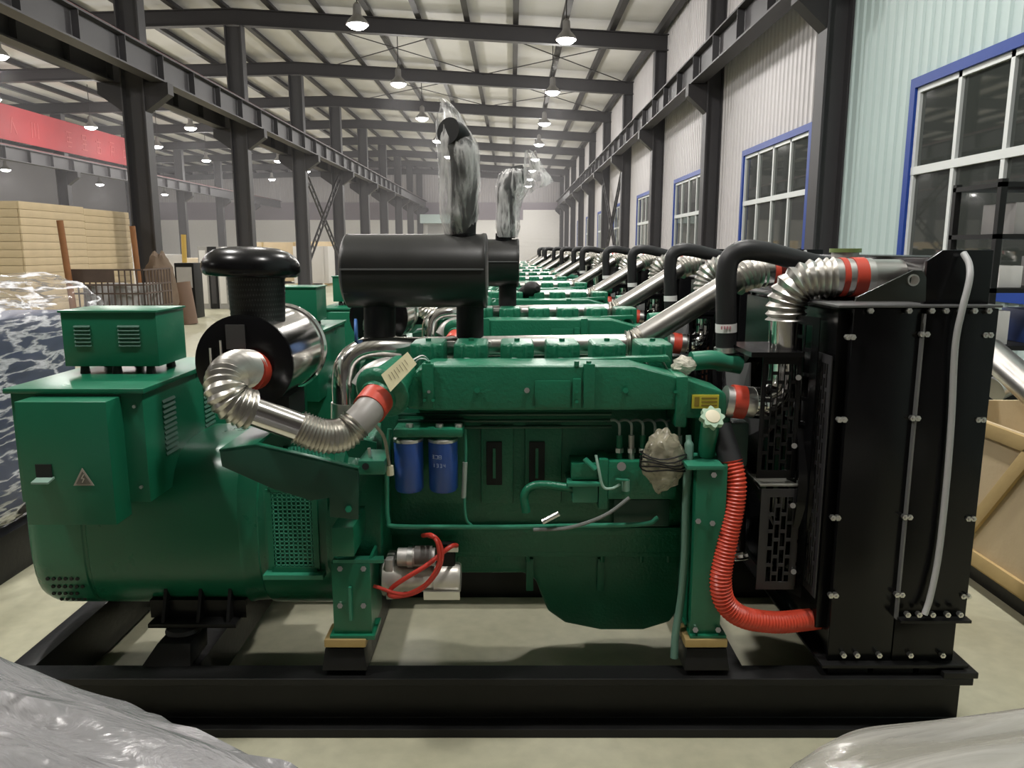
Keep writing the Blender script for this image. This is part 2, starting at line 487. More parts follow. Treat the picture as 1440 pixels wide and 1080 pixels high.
for i, yc in enumerate(BAYS[:-1]):
    mt = WALLC if yc < 10 else WALLW  # cyan cast of the light on the near bays is put into the sheet colour
    if yc < 4:
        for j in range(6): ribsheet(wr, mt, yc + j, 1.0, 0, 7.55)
        continue
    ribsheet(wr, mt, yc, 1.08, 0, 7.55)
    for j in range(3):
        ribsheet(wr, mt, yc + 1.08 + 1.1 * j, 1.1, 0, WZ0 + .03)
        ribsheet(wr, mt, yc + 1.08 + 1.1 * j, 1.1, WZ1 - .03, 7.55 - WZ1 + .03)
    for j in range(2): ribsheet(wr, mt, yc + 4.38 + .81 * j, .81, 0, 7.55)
    # window
    ya, yb = yc + 1.08, yc + 4.38
    m = MB(); x0, x1 = XR - .05, XR + .05
    m.box(x0, x1, ya, yb, WZ1 - .10, WZ1); m.box(x0, x1, ya, yb, WZ0, WZ0 + .10)
    m.box(x0, x1, ya, ya + .10, WZ0 + .10, WZ1 - .10); m.box(x0, x1, yb - .10, yb, WZ0 + .10, WZ1 - .10)
    wn = m.build('window_%d' % i, FRAMEB, smooth=False)
    tag(wn, '%s blue framed window with dark panes on the right wall' % ORD[i - 1], kind='structure')
    ia, ib, za, zb = ya + .10, yb - .10, WZ0 + .10, WZ1 - .10
    m = MB(); x0, x1 = XR - .02, XR + .035
    fw = .055
    m.box(x0, x1, ia, ib, zb - fw, zb); m.box(x0, x1, ia, ib, za, za + fw); m.box(x0, x1, ia, ia + fw, za + fw, zb - fw); m.box(x0, x1, ib - fw, ib, za + fw, zb - fw)
    m.build('window_frame', FRAMEW, wn, smooth=False)
    zm = 2.50
    pw = (ib - ia) / 4
    MB().box(x0 - .005, x1, ia, ib, zm - .04, zm + .04).build('transom', FRAMEW, wn, smooth=False)
    for j in (1, 2, 3):
        MB().box(x0, x1, ia + pw * j - .028, ia + pw * j + .028, za, zb).build('mullion', FRAMEW, wn, smooth=False)
    for j in range(4):
        for a, b in ((za, zm - .03), (zm + .03, zb)):
            MB().box(XR + .012, XR + .02, ia + pw * j + .02, ia + pw * (j + 1) - .02, a, b).build('pane', GLASS, wn, smooth=False)
# end wall
wb = MB().box(XL3, XR + .2, Y1, Y1 + .2, 0, 8.4).build('wall_back', WALLG, smooth=False)
tag(wb, 'far end wall, white below and grey ribbed above', kind='structure')
MB().box(XL3, XR, Y1 - .06, Y1 - .01, 0, 4.0).build('lower_panel', WHITEP, wb, smooth=False)
MB().box(XL3, XR, Y1 - .10, Y1 - .01, 4.0, 5.4).build('grey_band', mat('band_grey', (0.20, 0.17, 0.20), .6), wb, smooth=False)
WALLE = mat('wall_end_grey', (0.33, 0.31, 0.32), 0.6)
x = XL3
while x < XR - .5:
    ribsheet(wb, WALLE, x, 2.0, 5.4, 3.0, axis='x', at=Y1 - .03); x += 2.0
dr = MB().box(.9, 3.95, Y1 - .16, Y1 - .10, 0, 4.8).build('door_1', WHITEP, smooth=False)
tag(dr, 'tall white roll-up door in the far end wall', kind='structure')
for j in range(16): MB().box(.9, 3.95, Y1 - .18, Y1 - .16, .05 + j * .3, .30 + j * .3).build('slat', WHITEP, dr, smooth=False)
dr2 = MB().box(-6.9, -4.6, Y1 - .16, Y1 - .10, 0, 3.6).build('door_2', GREYP, smooth=False)
tag(dr2, 'pale grey gate under a light canopy in the end wall', kind='structure')
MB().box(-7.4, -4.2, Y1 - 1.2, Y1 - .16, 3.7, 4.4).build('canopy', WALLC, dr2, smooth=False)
wl = MB().box(XL3 - .25, XL3, Y0, Y1, 0, 8.2).build('wall_left', WALLG, smooth=False)
tag(wl, 'dim grey wall of the far left aisle', kind='structure')
wf = MB().box(XL3, XR + .2, Y0 - .2, Y0, 0, 8.4).build('wall_front', WALLG, smooth=False)
tag(wf, 'pale wall behind the viewer', kind='structure')

# high bay lamps, each with its own light
LENS = emis('lamp_lens', (1.0, 0.97, 0.93), 30.0)
HOUSING = mat('lamp_housing', (0.30, 0.29, 0.28), 0.4, metal=0.7)
lamp_src = None
def lamp(x, y, label, z=6.4, power=1.0):
    global lamp_src
    t = thing('high_bay_lamp', (x, y, z), label, 'lamp', 'high bay lamps hung from the roof')
    zt = zr(x) + .64
    if lamp_src is None:
        h = MB().lathe((x, y, z), (0, 0, 1), [(0, .24), (.02, .245), (.10, .19), (.18, .11), (.22, .09), (.40, .085), (.44, .05), (.46, .02)], 20).build('housing', HOUSING, t)
        l = MB().lathe((x, y, z - .035), (0, 0, 1), [(-.055, .05), (-.05, .10), (-.03, .15), (.0, .19), (.034, .225)], 20).build('lens', LENS, t)
        lamp_src = (h, l)
    else:
        for s in lamp_src:
            c = s.copy(); COL.objects.link(c); c.parent = t
    MB().cyl((x, y, z + .45), (x, y, zt), .014, n=6).build('hanging_rod', STEELD, t)
    for kind, w in (('SPOT', LAMP_W), ('POINT', LAMP_SIDE)):
        ld = bpy.data.lights.new('lamp_light', kind); ld.energy = w * power; ld.color = LAMP_COL; ld.shadow_soft_size = .16
        if kind == 'SPOT': ld.spot_size = math.radians(150); ld.spot_blend = 0.7
        lo = bpy.data.objects.new('lamp_light', ld); COL.objects.link(lo); lo.parent = t; lo.location = (0, 0, -.28)
for j in range(11):
    y = 18.7 - 18 + 6 * j
    if j == 0: y = 1.75
    where = ORD[j - 3] if j > 2 else None
    lamp(1.24, y, '%s bright high bay lamp in the row nearest the windows' % where if where else '%s lamp overhead above the frame, window side' % ORD[j])
    lamp(-3.3, y - 1.2 if j > 0 else y - .2, '%s bright high bay lamp in the row left of the exhaust stacks' % where if where else '%s lamp overhead above the frame, aisle side' % ORD[j])
for j in range(9):
    y = 8.6 + 5.8 * j
    lamp(-12.75, y, '%s high bay lamp in the left aisle, nearer row' % ORD[j - 2] if j > 1 else '%s aisle lamp beyond the left edge, nearer row' % ORD[j])
    lamp(-16.6, y + 5.6 if j < 8 else 1.0, '%s high bay lamp in the left aisle, row along the red banner' % ORD[j - 2] if 1 < j < 8 else '%s aisle lamp beyond the left edge, banner row' % ORD[j])
for j in range(4):
    lamp(-25.5, 31 + 9 * j, '%s dim lamp in the farthest left aisle below the banner' % ORD[j], z=5.6)
# red banner between the far columns
bx = XL2 + .32
bn = MB().box(bx - .02, bx + .02, 19.0, 40.8, 5.72, 7.02).build('banner', BANNER, smooth=False)
tag(bn, 'long red cloth banner with faded lettering under the left roof', 'banner')
lx = bx + .024
def strokes(y, segs, s=.62, z=6.0):
    m = MB()
    for (a, b, c2, d) in segs:
        m.bar((lx, y + a * s, z + b * s), (lx, y + c2 * s, z + d * s), .012, .05, up=(0, .3, 1))
    return m
GLYPHS = [[(0, .9, .7, .9), (.1, .55, .6, .55), (.35, 1, .35, 0), (0, .1, .7, .1)],
          [(.05, 1, .05, 0), (.05, 1, .6, .9), (.6, .9, .6, .55), (.05, .5, .6, .5), (.3, .5, .7, 0)],
          [(.4, 1, .1, 0), (.4, .7, .75, 0)],
          [(.1, 1, .0, 0), (.35, .95, .35, .1), (.7, 1, .7, 0)],
          [(0, .95, .7, .95), (.05, .6, .65, .6), (.35, .95, .35, .3), (0, .3, .7, .3), (.1, 0, .6, 0)],
          [(.1, 1, .6, 1), (.1, .7, .6, .7), (.1, 1, .1, .7), (.6, 1, .6, .7), (.35, .7, .35, 0), (.05, .4, .65, .4), (0, 0, .7, 0)],
          [(0, .8, .7, .8), (.35, 1, .35, .4), (.1, .4, .6, .4), (.1, .4, .1, 0), (.6, .4, .6, 0), (.1, 0, .6, 0)],
          [(0, 1, .7, 1), (.2, .7, .6, .7), (.2, .7, .1, 0), (.6, .7, .6, 0), (.1, .35, .6, .35)],
          [(.1, 1, .1, .1), (.1, .6, .6, .7), (.6, 1, .6, 0), (.1, .1, .5, .2)]]
for gi, yy in enumerate([27.0, 28.6, 30.2, 31.6, 34.0, 35.2, 36.4, 37.6, 38.8]):
    strokes(yy, GLYPHS[gi]).build('lettering', BANNERL, bn, smooth=False, kind='stuff')
# ------------------------------------------------------------------ the generator set at the front of the row
RX, RY = -0.08, 3.05
G = thing('generator_set', (RX, RY, 0), 'green diesel generator set filling the foreground, nearest of the row', 'generator', 'green generator sets in a row')
def part(mb, name, m, parent=None, **kw):
    return mb.build(name, m, parent or G, **kw)
ZT = 0.227
YF, YB = 2.452, 3.65
XBL, XBR = -1.78, 1.62
def channel(y, s, xa, xb):
    """C channel rail, flanges pointing outwards (s=-1 towards the viewer)"""
    w, tf = .09, .026
    prof = [(y, 0), (y, .034), (y - s * (w - .02), .034), (y - s * (w - .02), ZT - tf), (y, ZT - tf), (y, ZT), (y - s * w, ZT), (y - s * w, 0)]
    return MB().prism([(xa, a, b) for a, b in prof], (xb - xa, 0, 0))
part(channel(YF, -1, XBL, 1.605), 'side_rail', BASEB, bevel=.002, seg=1, fix=True)
part(channel(YB, 1, XBL, 1.605), 'side_rail', BASEB, bevel=.002, seg=1, fix=True)
part(MB().box(XBL - .02, XBL + .07, YF + .09, YB - .09, .02, ZT), 'end_member', BASEB, bevel=.003)
part(MB().box(1.50, 1.575, YF + .09, YB - .09, .02, ZT), 'end_member', BASEB, bevel=.003)
part(MB().box(1.50, XBR, YF, YB, ZT, ZT + .022), 'end_flange', BASEB, bevel=.003)
for x in (-1.18, -.62, .78): part(MB().box(x - .05, x + .05, YF + .09, YB - .09, .06, ZT - .01), 'cross_member', BASEB)
for x in (-1.5, 0, 1.1): part(MB().box(x - .09, x + .09, YF + .005, YF + .09, -.0, .012), 'floor_pad', RUBBER)

# alternator barrel, rounded square section
CY, CZ = 3.0, .655
def sect(x, h, e=3.2, n=40):
    vs = []
    for k in range(n):
        a = 2 * math.pi * k / n
        c, s = math.cos(a), math.sin(a)
        vs.append(Vector((x, CY + h * math.copysign(abs(c) ** (2 / e), c), CZ + h * math.copysign(abs(s) ** (2 / e), s))))
    return vs
def loft(rings):
    m = MB(); n = len(rings[0]); vs = [v for r in rings for v in r]; fs = []
    for i in range(len(rings) - 1):
        for k in range(n):
            k2 = (k + 1) % n
            fs.append((i * n + k, (i + 1) * n + k, (i + 1) * n + k2, i * n + k2))
    fs.append(list(range(n))); fs.append([(len(rings) - 1) * n + k for k in range(n - 1, -1, -1)])
    return m.add(vs, fs)
barrel = part(loft([sect(-1.80, .26), sect(-1.795, .285), sect(-1.775, .312), sect(-1.745, .325), sect(-1.72, .33), sect(-1.575, .33), sect(-1.57, .325), sect(-1.56, .325), sect(-1.555, .33), sect(-1.0, .33)]), 'alternator_barrel', GREEN, fix=True)
part(loft([sect(-1.0, .33), sect(-.985, .325), sect(-.93, .335, 2.6), sect(-.92, .35, 2.4), sect(-.66, .35, 2.4)]), 'adapter_ring', GREEN, fix=True)
part(MB().lathe((-.67, CY, CZ), (1, 0, 0), [(0, .37), (.02, .375), (.05, .375), (.06, .355), (.13, .35), (.19, .33), (.21, .30)], 40), 'flywheel_housing', GREENC)
m = MB()
for r in range(4):
    for q in range(6 - r // 2):
        p = P(74 + q * 8 + r * 5, 818 + r * 8, 2.8)
        a = math.radians(212 + 7 * r + q * 0)
        zz = CZ - .16 - .035 * r
        hh = .33
        yy = CY - hh * (1 - min(1, abs((zz - CZ) / hh)) ** 3.2) ** (1 / 3.2)
        m.cyl((-1.72 + q * .022 + (r % 2) * .011, yy - .004, zz), (-1.72 + q * .022 + (r % 2) * .011, yy + .02, zz), .007, n=8)
part(m, 'vent_holes', DARKG, barrel, kind='stuff')
# alternator feet
for yy in (2.64, 3.26):
    f = part(MB().box(-1.345, -1.02, yy, yy + .14, .318, .334), 'foot_plate', BASEB, bevel=.002)
    for x in (-1.30, -1.17, -1.06):
        MB().prism([(x, yy + .01, .334), (x, yy + .13, .334), (x, yy + .19, .46), (x, yy + .06, .46)] if yy < 3 else [(x, yy + .01, .334), (x, yy + .13, .334), (x, yy + .08, .46), (x, yy - .05, .46)], (.012, 0, 0)).build('gusset', BASEB, f, fix=True)
    part(MB().prism([(-1.325, yy - .11, ZT), (-1.15, yy - .11, ZT), (-1.17, yy - .05, .285), (-1.29, yy - .05, .285)], (0, .16, 0)), 'mount_base', BASEB, fix=True, bevel=.003)
    part(MB().lathe((-1.23, yy + .04, .283), (0, 0, 1), [(0, .06), (.012, .066), (.026, .06), (.035, .04)], 20), 'rubber_mount', RUBBER)
part(MB().box(-1.36, -1.0, 2.70, 3.34, .33, .40), 'alternator_saddle', BASEB)

# terminal cabinet on the alternator
cab = part(MB().box(-1.675, -1.235, 2.52, 3.25, .845, 1.225), 'terminal_cabinet', GREEN, bevel=.004)
MB().box(-1.69, -1.222, 2.505, 3.26, 1.225, 1.242).build('lid', GREEN, cab, bevel=.003)
door = part(MB().box(-1.60, -1.305, 2.42, 2.525, .80, 1.215), 'breaker_box', GREEN, bevel=.004)
px = P(63, 662, 2.42)
MB().box(px.x - .028, px.x + .024, 2.416, 2.424, px.z - .026, px.z + .022).build('switch_recess', DARKG, door)
MB().prism([(px.x - .034, 2.395, px.z - .038), (px.x + .022, 2.395, px.z - .038), (px.x + .030, 2.42, px.z - .026), (px.x - .026, 2.42, px.z - .026)], (0, 0, .006)).build('switch_lever', mat('pale_green', (.22, .34, .28), .4), door, fix=True)
tp = P(117, 672, 2.417)
MB().prism([(tp.x - .034, 2.4175, tp.z - .026), (tp.x + .034, 2.4175, tp.z - .026), (tp.x, 2.4175, tp.z + .034)], (0, -.0015, 0)).build('warning_triangle', mat('sticker_grey', (.34, .30, .26), .5), door, fix=True, label='small grey warning triangle sticker')
MB().prism([(tp.x - .024, 2.4158, tp.z - .020), (tp.x + .024, 2.4158, tp.z - .020), (tp.x, 2.4158, tp.z + .022)], (0, -.001, 0)).build('triangle_field', mat('sticker_dark', (.12, .11, .09), .5), door, fix=True)
m = MB(); m.bar((tp.x + .004, 2.4142, tp.z + .012), (tp.x - .005, 2.4142, tp.z - .002), .002, .003); m.bar((tp.x - .005, 2.4142, tp.z - .002), (tp.x + .004, 2.4142, tp.z - .002), .002, .003); m.bar((tp.x + .004, 2.4142, tp.z - .002), (tp.x - .003, 2.4142, tp.z - .015), .002, .003)
m.build('flash_mark', mat('sticker_line', (.42, .38, .33), .5), door, kind='stuff')
for pz in (1.18, .90): MB().cyl((-1.262, 2.512, pz), (-1.262, 2.522, pz), .006, n=8).build('screw', ZINC, cab)
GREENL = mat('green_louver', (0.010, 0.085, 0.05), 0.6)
def louvers(x, ya, yb, z0, n, dz, parent, alongx=None):
    m = MB()
    for i in range(n):
        z = z0 + dz * i
        if alongx: m.prism([(alongx[0], x - .0005, z), (alongx[0], x - .006, z + .002), (alongx[0], x - .0005, z + dz * .62)], (alongx[1] - alongx[0], 0, 0))
        else: m.prism([(x + .0005, ya, z), (x + .005, ya, z + .002), (x + .0005, ya, z + dz * .62)], (0, yb - ya, 0))
    m.build('louvers', GREENL, parent, smooth=False, fix=True, kind='stuff')
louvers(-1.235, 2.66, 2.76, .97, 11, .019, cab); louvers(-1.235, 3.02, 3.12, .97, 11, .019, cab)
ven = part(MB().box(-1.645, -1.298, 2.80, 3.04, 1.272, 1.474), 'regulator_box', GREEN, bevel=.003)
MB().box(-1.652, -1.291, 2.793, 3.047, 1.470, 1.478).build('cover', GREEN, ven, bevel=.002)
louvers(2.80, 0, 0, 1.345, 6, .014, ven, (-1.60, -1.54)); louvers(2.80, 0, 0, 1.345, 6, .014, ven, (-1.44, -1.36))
for x in (-1.59, -1.47, -1.345):
    for y in (2.83, 3.0): MB().cyl((x, y, 1.242), (x, y, 1.274), .018, .014, n=10).build('rubber_foot', RUBBER, ven)
lp = P(95, 561, 2.46)

# adapter grilles
WIREG = mat('wire_green', (.05, .30, .19), .4)
def grille(o, ux, uz, w, h, step, parent, fr=.02, wire=.0022):
    o, ux, uz = Vector(o), Vector(ux).normalized(), Vector(uz).normalized()
    nn = ux.cross(uz)
    fr_m = MB()
    for a, b in ((o - uz * 0, o + ux * w), (o + uz * h, o + ux * w + uz * h)):
        fr_m.bar(a, b, .008, fr, up=uz)
    for a, b in ((o, o + uz * h), (o + ux * w, o + ux * w + uz * h)):
        fr_m.bar(a, b, .008, fr, up=ux)
    fo = fr_m.build('grille_frame', GREEN, parent)
    m = MB(); nx, nz = int(w / step), int(h / step)
    for i in range(1, nx): m.bar(o + ux * (w * i / nx), o + ux * (w * i / nx) + uz * h, wire * 2, wire * 2, up=ux)
    for i in range(1, nz): m.bar(o + uz * (h * i / nz), o + uz * (h * i / nz) + ux * w, wire * 2, wire * 2, up=uz)
    m.build('wire_mesh', WIREG, parent, smooth=False, kind='stuff')
    q = MB().prism([o - nn * .03, o + ux * w - nn * .03, o + ux * w + uz * h - nn * .03, o + uz * h - nn * .03], nn * .004)
    q.build('grille_void', DARKG, parent, smooth=False, fix=True)
ad = part(MB().box(XP(372, 750, 2.64), XP(462, 750, 2.64), 2.645, 2.72, ZP(806, 2.64), ZP(680, 2.64)), 'grille_housing', GREEN, bevel=.004)
g0 = P(383, 800, 2.632); g1 = P(441, 688, 2.632)
grille(g0, (1, 0, 0), (0, 0, 1), g1.x - g0.x, g1.z - g0.z, .0150, ad)
h0 = P(400, 700, 2.632)
m = part(MB().box(XP(372, 806, 2.62), XP(456, 806, 2.62), 2.60, 2.65, ZP(812, 2.62), ZP(806, 2.62)), 'drip_ledge', mat('green_bright', (.03, .22, .13), .35))
gt0 = P(398, 652, 2.66)
ad2 = part(MB().prism([P(388, 655, 2.66), P(470, 655, 2.66), P(470, 622, 2.86), P(388, 622, 2.86)], (0, .02, -.03)), 'top_grille_housing', GREEN, fix=True)
ga, gb = P(402, 650, 2.66), P(402, 628, 2.82)
grille(ga + Vector((0, -.008, .012)), (1, 0, 0), (gb - ga), .155, (gb - ga).length, .0125, ad2, fr=.014)
# air cleaner support bracket
YBk = 2.44
pl_ = [P(*q, YBk) for q in ((308, 632), (359, 625), (430, 641), (504, 659), (504, 731), (464, 727), (463, 700), (437, 704), (380, 686), (312, 656))]
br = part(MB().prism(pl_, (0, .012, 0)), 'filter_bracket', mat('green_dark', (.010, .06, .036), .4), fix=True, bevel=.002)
MB().prism([P(308, 632, YBk), P(359, 625, YBk), P(359, 625, YBk) + Vector((0, .34, 0)), P(308, 632, YBk) + Vector((0, .34, 0))], (0, 0, -.01)).build('bracket_shelf', GREEN, br, fix=True)
MB().prism([P(359, 625, YBk), P(504, 659, YBk), P(504, 659, YBk) + Vector((0, .03, 0)), P(359, 625, YBk) + Vector((0, .03, 0))], (0, 0, -.008)).build('bracket_flange', GREEN, br, fix=True)
MB().prism([v + Vector((0, .34, 0)) for v in pl_], (0, .012, 0)).build('rear_plate', GREEN, br, fix=True)
MB().cyl(P(490, 716, YBk - .012), P(490, 716, YBk), .012, n=6).build('bolt', GREEN, br)
MB().box(XP(470, 720, 2.5), XP(500, 720, 2.5), 2.452, 2.7, ZP(775, 2.5), ZP(735, 2.5)).build('bracket_foot', GREEN, br, bevel=.003)
# air cleaner drum, axis towards the viewer
AX, AZ, AR = -.885, 1.325, .162
drum = part(MB().lathe((AX, 2.52, AZ), (0, 1, 0), [(0, AR - .004), (.42, AR - .004)], 48), 'air_cleaner', CHROME)
MB().lathe((AX, 2.505, AZ), (0, 1, 0), [(0, AR - .03), (.004, AR - .012), (.008, AR), (.02, AR)], 48).build('front_lid', BLACK, drum)
MB().lathe((AX, 2.94, AZ), (0, 1, 0), [(0, AR), (.006, AR + .008), (.014, AR + .008), (.02, AR), (.04, AR * .9)], 48).build('rear_rim', CHROME, drum)
MB().box(AX - .11, AX + .11, 2.62, 2.82, AZ - AR - .06, AZ - AR + .03).build('saddle', BLACKM, drum)
for dx, dz in ((-.10, .02), (-.065, .045)):
    MB().cyl((AX + dx, 2.49, AZ + dz - .02), (AX + dx, 2.49, AZ + dz + .035), .004, n=6).build('clip', ZINC, drum)
MB().box(AX - .05, AX + .012, 2.499, 2.505, AZ + .05, AZ + .13).build('nameplate', mat('plate_grey', (.06, .06, .06), .3), drum)
# pre-cleaner: perforated cylinder with a mushroom cap
CXp = XP(357, 430, 2.62); CYp = 2.66
zc0, zc1 = ZP(468, 2.62), ZP(385, 2.62)
cl = part(MB().lathe((CXp, CYp, zc0), (0, 0, 1), [(0, .088), (zc1 - zc0 + .02, .096)], 40), 'intake_screen', mat('screen_black', (.008, .008, .008), .5))
m = MB()
for i in range(10):
    for k in range(64):
        a = 2 * math.pi * (k + .5 * (i % 2)) / 64
        z = zc0 + .03 + i * (zc1 - zc0 - .03) / 10; r = .0885 + .008 * i / 10
        c_, s_ = math.cos(a), math.sin(a); q = Vector((CXp + c_ * r, CYp + s_ * r, z)); t_ = Vector((-s_, c_, 0)) * .0022; u_ = Vector((0, 0, .0035)); n_ = Vector((c_, s_, 0)) * .002
        m.add([q - t_ - u_ + n_, q + t_ - u_ + n_, q + t_ + u_ + n_, q - t_ + u_ + n_], [(0, 1, 2, 3)])
m.build('perforation', mat('perforation', (.05, .05, .05), .4), cl, smooth=False, kind='stuff')
zt0 = ZP(384, 2.62)
prof = [(-.012, .05), (-.012, .148), (-.004, .158), (.012, .163), (.035, .160), (.058, .145), (.074, .120), (.084, .085), (.088, .04), (.089, .0)]
part(MB().lathe((CXp - .015, CYp, zt0), (.03, .02, 1), prof, 48), 'mushroom_cap', BLACK, angle=60)
part(MB().lathe((CXp, CYp, AZ + AR - .03), (0, 0, 1), [(0, .085), (zc0 - AZ - AR + .04, .092)], 32), 'intake_neck', BLACK)
# inlet duct: clamp, flexible elbow, straight tube, flexible elbow, hose to the turbocharger
d0 = P(356, 524, 2.52)
part(MB().cyl(P(358, 520, 2.53), P(345, 523, 2.44), .066, n=28), 'red_clamp_hose', REDS)
part(MB().ribbed([P(350, 519, 2.47), P(334, 520, 2.39), P(321, 529, 2.32), P(317, 546, 2.28), P(325, 563, 2.275), P(343, 573, 2.29), P(352, 576, 2.30)], .060, pitch=.0135, amp=.004, n=24), 'flexible_duct', FLEX)
part(MB().cyl(P(345, 574, 2.292), P(428, 604, 2.33), .045, n=28), 'duct_tube', CHROME)
part(MB().ribbed([P(420, 601, 2.327), P(442, 610, 2.34), P(465, 614, 2.36), P(486, 609, 2.39), P(500, 596, 2.41)], .052, pitch=.011, amp=.004, n=24), 'flexible_duct', FLEX)
part(MB().tube(catmull([P(495, 602, 2.405), P(509, 588, 2.43), P(522, 573, 2.47)], 4), .050, 24), 'inlet_hose', mat('hose_grey', (.30, .28, .26), .45))
part(MB().cyl(P(519, 576, 2.465), P(531, 560, 2.52), .057, n=28), 'red_clamp_hose', REDS)
# turbocharger
tdir = (P(552, 535, 2.62) - P(525, 568, 2.50)).normalized()
tb = part(MB().lathe(P(529, 562, 2.52), tdir, [(0, .054), (.004, .062), (.018, .064), (.022, .080), (.03, .092), (.045, .098), (.06, .092), (.07, .075), (.10, .07), (.2, .05)], 36), 'turbocharger', GREENC)
part(MB().tube(catmull([P(487, 575, 2.92), P(486, 535, 2.94), P(490, 512, 2.96), P(507, 497, 2.98), P(535, 492, 3.0), P(575, 492, 3.05), P(600, 492, 3.1)], 6), .052, 24), 'exhaust_elbow', CHROME)
part(MB().cyl(P(487, 590, 2.92), P(487, 566, 2.92), .058, n=24), 'elbow_clamp', ZINC)
part(MB().tube(catmull([P(505, 545, 2.84), P(520, 525, 2.86), P(545, 515, 2.9), P(570, 520, 2.95)], 5), .035, 16), 'turbine_pipe', SILVERP)
tg = [P(536, 527, 2.46), P(573, 495, 2.50), P(586, 512, 2.49), P(549, 551, 2.45)]
tago = part(MB().prism(tg, (0, .002, 0)), 'paper_tag', PAPER, smooth=False, fix=True)
m = MB()
for i in range(7):
    a = tg[0].lerp(tg[1], .2 + .1 * i); b = tg[3].lerp(tg[2], .2 + .1 * i)
    m.bar(a.lerp(b, .25) + Vector((0, -.002, 0)), a.lerp(b, .6 + .1 * (i % 3)) + Vector((0, -.002, 0)), .001, .002)
m.build('tag_writing', mat('pencil', (.35, .30, .2), .7), tago, kind='stuff')
part(MB().tube(catmull([P(581, 506, 2.495), P(594, 500, 2.60), P(602, 506, 2.72), P(606, 514, 2.75)], 5), .0025, 6), 'tag_string', WHITEL)

PGH = mat('green_light', (.03, .20, .12), .35)
# engine block
XA, XB_ = -.49, .66
zb0, zb1 = .545, 1.115
blk = part(MB().box(XA, XB_, 2.80, 3.30, zb0, zb1), 'engine_block', GREENC, bevel=.006)
MB().box(XA, XB_ + .02, 2.77, 3.32, ZP(752, 2.77), ZP(742, 2.77)).build('block_flange', GREENC, blk, bevel=.003)
for a, b in ((562, 655), (676, 722), (738, 790)):
    MB().box(XP(a, 650, 2.79), XP(b, 650, 2.79), 2.785, 2.805, ZP(708, 2.79), ZP(598, 2.79)).build('side_cover', GREENC, blk, bevel=.008)
for a in (695, 755):
    MB().box(XP(a - 11, 650, 2.78), XP(a + 11, 650, 2.78), 2.776, 2.786, ZP(682, 2.78), ZP(621, 2.78)).build('window_slot', DARKG, blk, bevel=.004)
    MB().box(XP(a - 2, 650, 2.775), XP(a + 2, 650, 2.775), 2.772, 2.778, ZP(672, 2.78), ZP(630, 2.78)).build('slot_rib', GREENC, blk)
for zpx in (583, 592, 601):
    MB().tube([P(560, zpx, 2.74), P(860, zpx - 1, 2.74)], .006, 8).build('fuel_line', mat('line_green', (.01, .06, .035), .35), blk)
# cylinder heads deck and rocker covers
hd = part(MB().box(-.40, .60, 2.84, 3.20, 1.112, 1.235), 'cylinder_head', GREENC, bevel=.005)
rc0 = None
for i, pxx in enumerate((603, 663, 727, 790, 853, 917)):
    cx = XP(pxx, 490, 2.98)
    if rc0 is None:
        m = MB(); w, d, h0_, h1_ = .064, .115, 1.232, 1.345
        bp = [(-1, -.75), (-.45, -.75), (-.35, -1), (.35, -1), (.45, -.75), (1, -.75), (1, .9), (-1, .9)]
        low = [(cx + a * w, 2.98 + b * d, h0_) for a, b in bp]
        m.prism(low, (0, 0, h1_ - h0_))
        rc0 = part(m, 'rocker_cover', GREENC, bevel=.014, seg=3, fix=True)
        rc0z = world_loc(rc0).z
        rc = rc0
    else:
        rc = piece(rc0, G, (cx, world_loc(rc0).y, rc0z))
    MB().tube(catmull([(cx - .045, 2.862, 1.268), (cx - .02, 2.85, 1.292), (cx + .012, 2.843, 1.286), (cx + .04, 2.835, 1.245)], 4), .0045, 6).build('leak_pipe', mat('pipe_pale', (.35, .42, .38), .35) if i == 0 else bpy.data.materials['pipe_pale'], rc)
    MB().cyl((cx, 2.98, 1.342), (cx, 2.98, 1.356), .012, n=6).build('cover_nut', GREEN, rc)
# head side rail
part(MB().prism([P(592, 513, 2.80), P(940, 501, 2.80), P(944, 509, 2.80), P(592, 518, 2.80)], (0, .05, 0)), 'head_rail', GREENC, fix=True, bevel=.002)
# charge air pipe along the top and up to the radiator
YC = 3.16
part(MB().cyl(P(595, 488, YC), P(885, 484, YC), .042, n=24), 'charge_air_pipe', ALU)
part(MB().ribbed([P(880, 483, YC), P(890, 482, YC), P(904, 474, YC)], .052, pitch=.011, amp=.004, n=24), 'flexible_joint', FLEX)
part(MB().cyl(P(900, 477, YC), P(1040, 390, 3.24), .050, n=28), 'charge_air_pipe', ALU)
part(MB().ribbed([P(1034, 394, 3.235), P(1052, 385, 3.25), P(1072, 382, 3.26)], .062, pitch=.02, amp=.006, n=24), 'flexible_elbow', FLEX)
part(MB().cyl(P(1068, 384, 3.26), P(1118, 384, 3.26), .058, n=28), 'charge_air_tube', CHROME)
part(MB().cyl(P(1085, 384, 3.26), P(1098, 384, 3.26), .063, n=28), 'red_clamp_hose', REDS)
